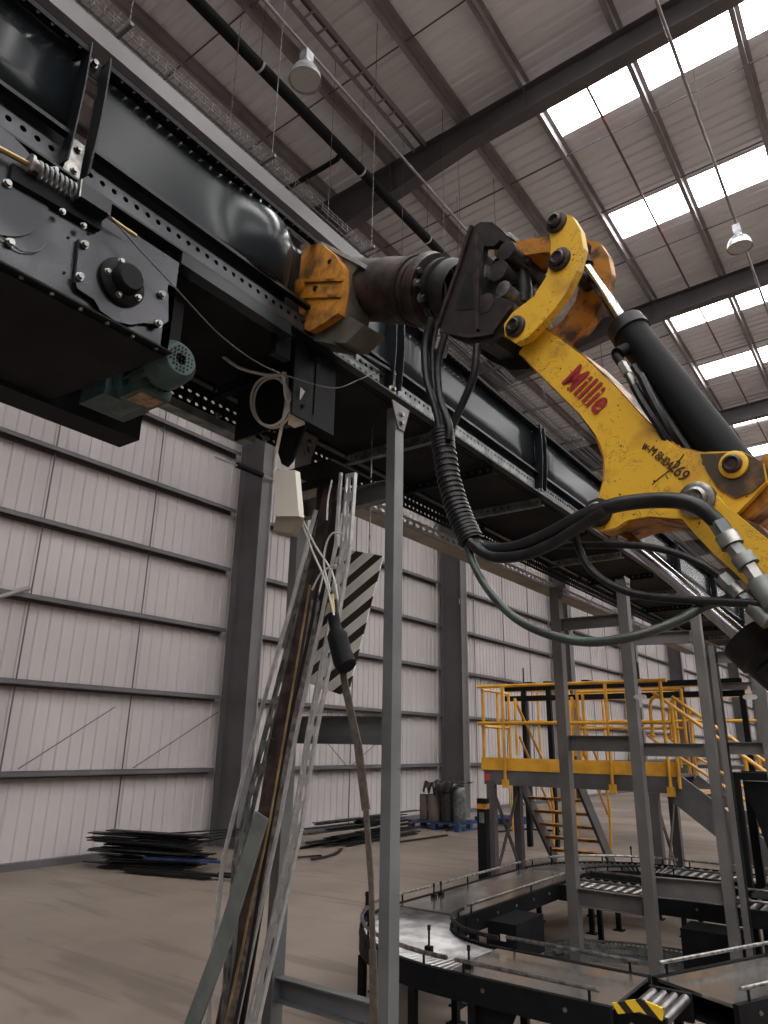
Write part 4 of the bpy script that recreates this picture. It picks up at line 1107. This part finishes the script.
def curve(name, label, c, ri, ro, a0, a1, nr, z=BZ, skirt=.12):
    t = thing(name, label, 'conveyor', (c[0] + math.cos((a0 + a1) / 2) * (ri + ro) / 2, c[1] + math.sin((a0 + a1) / 2) * (ri + ro) / 2, 0))
    N = 28
    pt_ = lambda r, a, h=0.: (c[0] + math.cos(a) * r, c[1] + math.sin(a) * r, z + h)
    for r in (ri, ro):
        mb = MB(); vs = []
        for i in range(N + 1):
            a = a0 + (a1 - a0) * i / N
            for rr, h in ((r - .015, -skirt), (r + .015, -skirt), (r + .015, 0), (r - .015, 0)): vs.append(pt_(rr, a, h))
        fs = [(i * 4 + k, (i + 1) * 4 + k, (i + 1) * 4 + (k + 1) % 4, i * 4 + (k + 1) % 4) for i in range(N) for k in range(4)] + [(0, 1, 2, 3), (N * 4 + 3, N * 4 + 2, N * 4 + 1, N * 4)]
        mb.add(vs, fs); fr = mb.build('side_frame', 'blackmatt', t)
        MB().tube([pt_(r, a0 + (a1 - a0) * i / N, .055 if r == ro else .045) for i in range(N + 1)], .012, 8, 1).build('guide_rail', 'steel' if r == ro else 'rubber', t)
        for i in range(6):
            a = a0 + (a1 - a0) * (i + .5) / 6; q = pt_(r, a); rail_post(q[0], q[1], z, t, .07 if r == ro and i in (1, 3, 4) else 0)
    for i in range(nr):
        a = a0 + (a1 - a0) * (i + .5) / nr
        MB().cyl(pt_(ri + .018, a, -.02), pt_(ro - .018, a, -.02), .008, .0135, n=12).build('roller', 'roller', t)
    mb = MB(); vs = []
    for i in range(N + 1):
        a = a0 + (a1 - a0) * i / N; vs += [pt_(ri, a, -.11), pt_(ro, a, -.11), pt_(ro, a, -.118), pt_(ri, a, -.118)]
    mb.add(vs, [(i * 4 + k, (i + 1) * 4 + k, (i + 1) * 4 + (k + 1) % 4, i * 4 + (k + 1) % 4) for i in range(N) for k in range(4)]); mb.build('under_tray', 'blackmatt', t)
    for a in (a0 + .2, (a0 + a1) / 2, a1 - .2):
        for r in (ri, ro): q = pt_(r, a); leg(q[0], q[1], z - skirt, t)
    settle(t); return t


XI, XO = -2.75, -3.33
straight('belt_conveyor_section', 'low metal-topped conveyor section nearest the camera with tubular guide rails', (-2.2, 4.2), (1, 0), .58, .86, True)
curve('curved_roller_conveyor', 'curved zinc roller conveyor turning at the near end of the loop', (-2.2, 4.75), .55, 1.13, PI, 1.5 * PI, 42)
straight('straight_conveyor', 'straight metal-topped conveyor lane running away along the outer side of the loop', (XO, 4.76), (0, 1), .58, 2.15, True)
curve('curved_roller_conveyor', 'curved roller conveyor turning at the far end of the loop', (-2.2, 6.95), .55, 1.13, PI / 2, PI, 30)
straight('roller_conveyor', 'far roller conveyor lane running off behind the frames from the far curve', (-2.19, 8.08), (1, 0), .58, 2.2, False, 26)
straight('roller_conveyor', 'nearer roller conveyor lane inside the loop joining the outer lane', (-2.72, 6.82), (1, 0), .5, 1.9, False, 24)
straight('transfer_rollers', 'short transfer of bright rollers between the two near conveyors', (-1.31, 4.08), (1, 0), .42, .2, False, 4, rails=(0, 0), legs=False, z=.49)
HT = hazard_mat('yellow_and_black_tape', (226, 186, 40), (28, 27, 26), .075, (1, 0, 1), 0)
MB().prism([hit(*q, y=3.59) for q in ((612, 1003), (640, 999), (664, 1009), (662, 1021), (640, 1012), (618, 1014))], (0, .012, 0)).build('hazard_tape', HT, None, label='yellow and black striped guard plate below the transfer rollers', category='guard')
for k_, (x_, lab) in enumerate(((-1.95, 'black triangular bracket hanging below the belt section by the near curve'), (-1.45, 'black triangular bracket hanging below the belt section by the transfer rollers'))):
    MB().prism([(x_ - .13, 3.64, .375), (x_ + .13, 3.64, .375), (x_ + .04, 3.64, .2), (x_ - .04, 3.64, .2)], (0, .012, 0)).box(x_ - .02, x_ + .02, 3.65, 3.69, 0, .376).build('hanging_bracket', 'blackmatt', None, label=lab, category='bracket')
straight('side_conveyor', 'dark steel conveyor leading away from the transfer rollers under the bin frame', (-1.32, 4.2), (.413, .911), .46, 2.7, True, m='beltmetal')
for k, (px, py, h) in enumerate(((366, 912, .1), (429, 950, .1), (469, 968, .08), (434, 897, .07), (441, 895, .07))):
    q = hit(px, py, z=.5); so_ = thing('photo_sensor', ['black sensor stalk at the outermost bend of the near curve', 'black sensor stalk with a clamp standing at the front of the near curve', 'tilted black sensor stalk where the near curve meets the straight section', 'one of two black stalks behind the near curve, the lower', 'one of two black stalks behind the near curve, the upper'][k], 'sensor', (q.x, q.y, .5))
    MB().cyl(q, q + V((0, 0, h)), .006, n=8).build('stalk', 'blackmatt', so_); MB().cyl(q + V((0, 0, h)), q + V((0, 0, h + .025)), .010, n=10).build('sensor_head', 'rubber', so_)
    MB().box(q.x - .02, q.x + .02, q.y - .016, q.y + .016, q.z - .03, q.z + .02).build('clamp', 'blackmatt', so_); settle(so_)
# motor and bracket hung below, curved slotted tray on the floor
bx = thing('drive_box', 'black drive box with a small white tag slung inside the near curve', 'box', (-2.5, 5.2, 0))
MB().box(-2.70, -2.48, 5.0, 5.45, .2, .44).build('box_body', 'blackmatt', bx); MB().box(-2.6, -2.56, 4.994, 5.0, .33, .37).build('tag', 'wbox', bx)
MB().box(-2.7, -2.66, 5.04, 5.08, 0, .18).build('leg', 'blackmatt', bx); MB().box(-2.48, -2.44, 5.04, 5.08, 0, .18).build('leg', 'blackmatt', bx)
settle(bx)
b2 = thing('drive_box', 'black drive box standing under the inner roller lane', 'box', (-1.5, 6.5, 0))
MB().box(-1.75, -1.3, 6.3, 6.62, .04, .31).build('box_body', 'blackmatt', b2); MB().box(-1.72, -1.33, 6.33, 6.6, 0, .04).build('foot', 'blackmatt', b2); settle(b2)
fb = thing('floor_cable_tray', 'curved slotted cable tray lying on the floor inside the conveyor loop', 'cable tray', (-2, 6, 0))
N = 16
for i in range(N):
    a, b = PI * .95 - i / N * PI * .75, PI * .95 - (i + 1) / N * PI * .75
    P_ = lambda r, q, z=.0: V((-1.75 + math.cos(q) * r, 5.9 + math.sin(q) * r * .62, z))
    mb = MB(); mb.perf(P_(1.0, a, .03), P_(1.0, b, .03) - P_(1.0, a, .03), (0, 0, .09), 4, 2, .34, .2); mb.perf(P_(.82, a, .03), P_(.82, b, .03) - P_(.82, a, .03), (0, 0, .09), 4, 2, .34, .2)
    mb.bar((P_(.91, a, .015)), P_(.91, b, .015), .18, .03, P_(1, a) - P_(.8, a)); mb.build('tray_segment', 'galvd', fb)
MB().tube([V((-1.75 + math.cos(q) * .91, 5.9 + math.sin(q) * .91 * .62, .06)) for q in [PI * .95 - k / 12 * PI * .75 for k in range(13)]], .02, 8, 2).build('cable', 'cabled', fb)
settle(fb)

# ================================================================== YELLOW ACCESS PLATFORM
pf = thing('access_platform', 'small yellow and grey access platform with handrails and a flight of steps at its end', 'platform', (-3.5, 9.3, 0))
PX0, PX1, PY0, PY1 = -4.83, -2.33, 8.9, 9.75
MB().box(PX0, PX1, PY0, PY1, 1.30, 1.33).build('deck', 'plat', pf)
for y in (PY0, PY1 - .04): MB().box(PX0 + .03, PX1 - .02, y, y + .05, 1.13, 1.30).build('deck_beam', 'plat', pf)
MB().box(PX0 + .03, PX0 + .08, PY0, PY1, 1.13, 1.3).build('deck_beam', 'plat', pf)
MB().box(PX0, PX1, PY0 - .012, PY0 - .002, 1.31, 1.465).build('kick_plate', 'yrail', pf)
MB().box(PX0, PX0 + .01, PY0, PY1, 1.31, 1.465).build('kick_plate', 'yrail', pf)
for x in (PX0 + .12, -2.62):
    for y in (PY0 + .03, PY1 - .05): MB().box(x - .05, x + .05, y - .05, y + .05, 0, 1.13).build('leg', 'plat', pf)
    MB().bar((x, PY0 + .08, 1.05), (x, PY1 - .1, .1), .012, .06, (1, 0, 0)).build('cross_brace', 'plat', pf)
    MB().bar((x + .03, PY0 + .08, .1), (x + .03, PY1 - .1, 1.05), .012, .06, (1, 0, 0)).build('cross_brace', 'plat', pf)
MB().box(PX0 + .04, PX0 + .12, PY0 - .004, PY0 - .001, 1.18, 1.26).build('warning_sticker', 'redsign', pf)


def post_(x, y, z0, z1, m='yrail', par=pf, r=.021, nm='rail_post'): return MB().cyl((x, y, z0), (x, y, z1), r, n=12).build(nm, m, par)


fy = PY0 - .04
for x in (hit(506, 800, y=fy).x, hit(613, 790, y=fy).x, hit(671, 790, y=fy).x):
    post_(x, fy, 1.12, 2.38); MB().box(x - .04, x + .04, fy - .02, fy + .03, 1.1, 1.2).build('post_clamp', 'yrail', pf)
for z in (2.38, 1.9): MB().cyl((PX0 - .02, fy, z), (-2.33, fy, z), .021, n=12).build('handrail', 'yrail', pf)
for x, y in ((PX0 + .03, PY0 + .02), (PX0 + .03, PY1 - .05), (PX0 + .03, PY0 + .45), (-3.78, PY1), (-3.7, PY1), (-2.4, PY1), (-3.1, PY1)): post_(x, y, 1.3, 2.34)
for z in (2.34, 1.86):
    MB().cyl((PX0 + .03, PY0, z), (PX0 + .03, PY1 - .05, z), .02, n=10).build('handrail', 'yrail', pf)
    MB().cyl((-3.78, PY1, z), (-2.4, PY1, z), .02, n=10).build('handrail', 'yrail', pf)
# rear flight of steps
for x in (-4.72, -3.86):
    MB().bar((x, PY1, 1.22), (x, PY1 + 1.15, .02), .04, .18, (1, 0, 0)).build('stair_stringer', 'plat', pf)
    MB().tube([(x, PY1, 1.5), (x, PY1, 2.2), (x, PY1 + .1, 2.15), (x, PY1 + 1.1, 1.1), (x, PY1 + 1.1, .2)], .02, 8, 3).build('stair_handrail', 'yrail', pf)
    MB().cyl((x, PY1 + .1, 1.75), (x, PY1 + 1.1, .7), .018, n=8).build('stair_handrail', 'yrail', pf)
for k in range(6):
    z = 1.12 - k * .185; y = PY1 + .08 + k * .178
    MB().box(-4.7, -3.88, y, y + .17, z - .035, z).build('tread', 'ochre', pf)
# end flight of steps toward the frames
EX1 = -.85
for y in (PY0 + .02, PY1 - .1):
    MB().bar((PX1 - .05, y, 1.2), (EX1, y, .02), .04, .3, (0, 1, 0)).build('stair_stringer', 'plat', pf)
for k in range(6):
    z = 1.16 - k * .19; x = PX1 + .03 + k * .235
    MB().box(x, x + .22, PY0 + .04, PY1 - .1, z - .03, z).build('tread', 'wood', pf)
for y in (PY0 - .02, PY1 - .06):
    MB().tube([(PX1 - .22, y, 1.75), (PX1 - .22, y, 2.1), (PX1 - .14, y, 2.2), (PX1 - .04, y, 2.14), (EX1 - .1, y, 1.02), (EX1 - .02, y, .9), (EX1 - .02, y, .15)], .021, 8, 4).build('stair_handrail', 'yrail', pf)
    MB().tube([(PX1 - .22, y, 1.75), (PX1 - .14, y, 1.65), (EX1 - .05, y, .6)], .018, 8, 3).build('stair_handrail', 'yrail', pf)
    for x in (PX1 + .02, -1.6): post_(x, y, 1.2 + (PX1 - x) * .8, 2.1 + (PX1 - x) * .8)
settle(pf)
# posts, bollard and racks behind
bo = thing('bollard_post', 'short dark post with an orange band standing before the platform leg', 'post', (-4.6, 8.45, 0))
bb = hit(485, 885, z=0)
MB().box(bb.x - .06, bb.x + .06, bb.y - .05, bb.y + .05, 0, .98).build('post_body', 'blackmatt', bo)
MB().box(bb.x - .063, bb.x + .063, bb.y - .053, bb.y + .053, .86, .92).build('orange_band', 'ochre', bo); MB().box(bb.x - .03, bb.x + .04, bb.y - .054, bb.y - .05, .7, .82).build('label_plate', 'galvd', bo)
settle(bo)
rk = thing('rail_gantry', 'black twin-rail gantry on thin posts behind the access platform', 'gantry', (-4, 12, 0))
gy = 12.2
ga, gb = hit(505, 686, y=gy), hit(742, 683, y=gy)
for z in (2.62, 2.44): MB().box(ga.x, gb.x, gy - .03, gy + .03, z - .045, z + .045).build('rail', 'blackmatt', rk)
for px in (524, 549, 706, 743): x = hit(px, 700, y=gy).x; MB().box(x - .04, x + .04, gy - .04, gy + .04, 0, 2.6).build('post', 'blackmatt', rk)
mb = MB()
for k in range(5): x = ga.x + .1 + k * .35; mb.box(x, x + .12, gy - .1, gy + .1, 2.66, 2.72)
mb.build('rollers', 'blackmatt', rk)
for px in (524, 640): x = hit(px, 690, y=gy).x; MB().cyl((x, gy, 2.6), (x, gy, 2.98), .012, n=6).build('rod', 'blackmatt', rk)
settle(rk)
yg = thing('yellow_walkway', 'second yellow railed walkway standing farther back behind the platform', 'walkway', (-3.5, 14, 0))
gy = 14.
A_, B_ = hit(508, 700, y=gy).x, hit(800, 700, y=gy).x
MB().box(A_, B_, gy, gy + 1, 1.3, 1.36).build('deck', 'plat', yg)
for z in (2.72, 2.56, 2.1): MB().cyl((A_, gy, z), (B_, gy, z), .025, n=8).build('handrail', 'yrail', yg)
for k in range(9):
    x = A_ + (B_ - A_) * k / 8; post_(x, gy, 0 if k % 2 == 0 else 1.3, 2.72, par=yg)
for k in range(6):
    x = A_ + .15 + k * .5; MB().bar((x, gy + .1, 2.6), (x + .35, gy + .9, 2.68), .05, .05, (0, 0, 1)).build('cross_bar', 'yrail', yg)
MB().box(A_, B_, gy + .9, gy + .95, 2.56, 2.66).build('rear_rail', 'yrail', yg)
for x in (A_, B_): MB().box(x - .03, x + .03, gy + .9, gy + .96, 0, 2.6).build('rear_post', 'plat', yg)
settle(yg)
# black bin frame at the picture's edge side of the loop
bn = thing('bin_frame', 'black frame carrying a tapered black bin beside the side conveyor', 'frame', (-1.1, 7.4, 0))
by = 6.9
a = hit(734, 772, y=by); x0 = a.x
MB().box(x0 - .035, x0 + .035, by - .035, by + .035, 0, a.z).build('upright', 'blackmatt', bn)
MB().box(x0 - .035, x0 + .035, by + .5, by + .57, 0, a.z).build('upright', 'blackmatt', bn)
MB().box(x0 + .86, x0 + .93, by - .035, by + .035, 0, a.z).build('upright', 'blackmatt', bn)
MB().box(x0 + .86, x0 + .93, by + .5, by + .57, 0, a.z).build('upright', 'blackmatt', bn)
for z in (a.z - .03, .45):
    for y_ in (by, by + .535): MB().box(x0, x0 + .9, y_ - .03, y_ + .03, z - .03, z + .03).build('cross_bar', 'blackmatt', bn)
mb = MB(); mb.prism([(x0 + .06, by, a.z - .07), (x0 + .86, by, a.z - .07), (x0 + .72, by, a.z - .68), (x0 + .2, by, a.z - .68)], (0, .5, 0)); mb.build('tapered_bin', 'blackmatt', bn)
mb = MB(); mb.prism([(x0 + .02, by - .04, .52), (x0 + .85, by - .04, .95), (x0 + .85, by - .04, .75), (x0 + .02, by - .04, .36)], (0, .02, 0)); mb.build('sloping_side_panel', 'plat', bn)
settle(bn)
# small things on the second column and at the left
c2 = RY[4]
cbx = MB().box(WX + .62, WX + .70, c2 + .06, c2 + .16, 0, .14); cbx.v = [(a, b, c + 5.1) for a, b, c in cbx.v]
cbx.build('wall_box', 'wbox', None, label='small pale control box fixed to the second wall column', category='box')
struct(MB().cyl(hit(-30, 606, x=WX + .5), hit(29, 588, x=WX + .5), .03, n=10).cyl(hit(29, 588, x=WX + .5), hit(29, 588, x=WX + .02), .02, n=8), 'trim_pipe', 'purlin')
struct(MB().cyl(hit(215, 457, x=WX + .8), hit(300, 490, x=WX + .8), .018, n=8), 'trim_pipe', 'purlin')
MB().cyl(hit(237, 465, x=WX + .8), hit(262, 475, x=WX + .8), .055, n=12).build('foam_sleeve', 'blackmatt', None, label='black foam sleeve on the thin pipe crossing the first wall column', category='pipe sleeve')
for i_ in (3, 4, 5): struct(MB().cyl((WX + .76, RY[i_] + .2, .2), (WX + .76, RY[i_] + .2, 9), .012, n=6), 'trim_conduit', 'purlin')
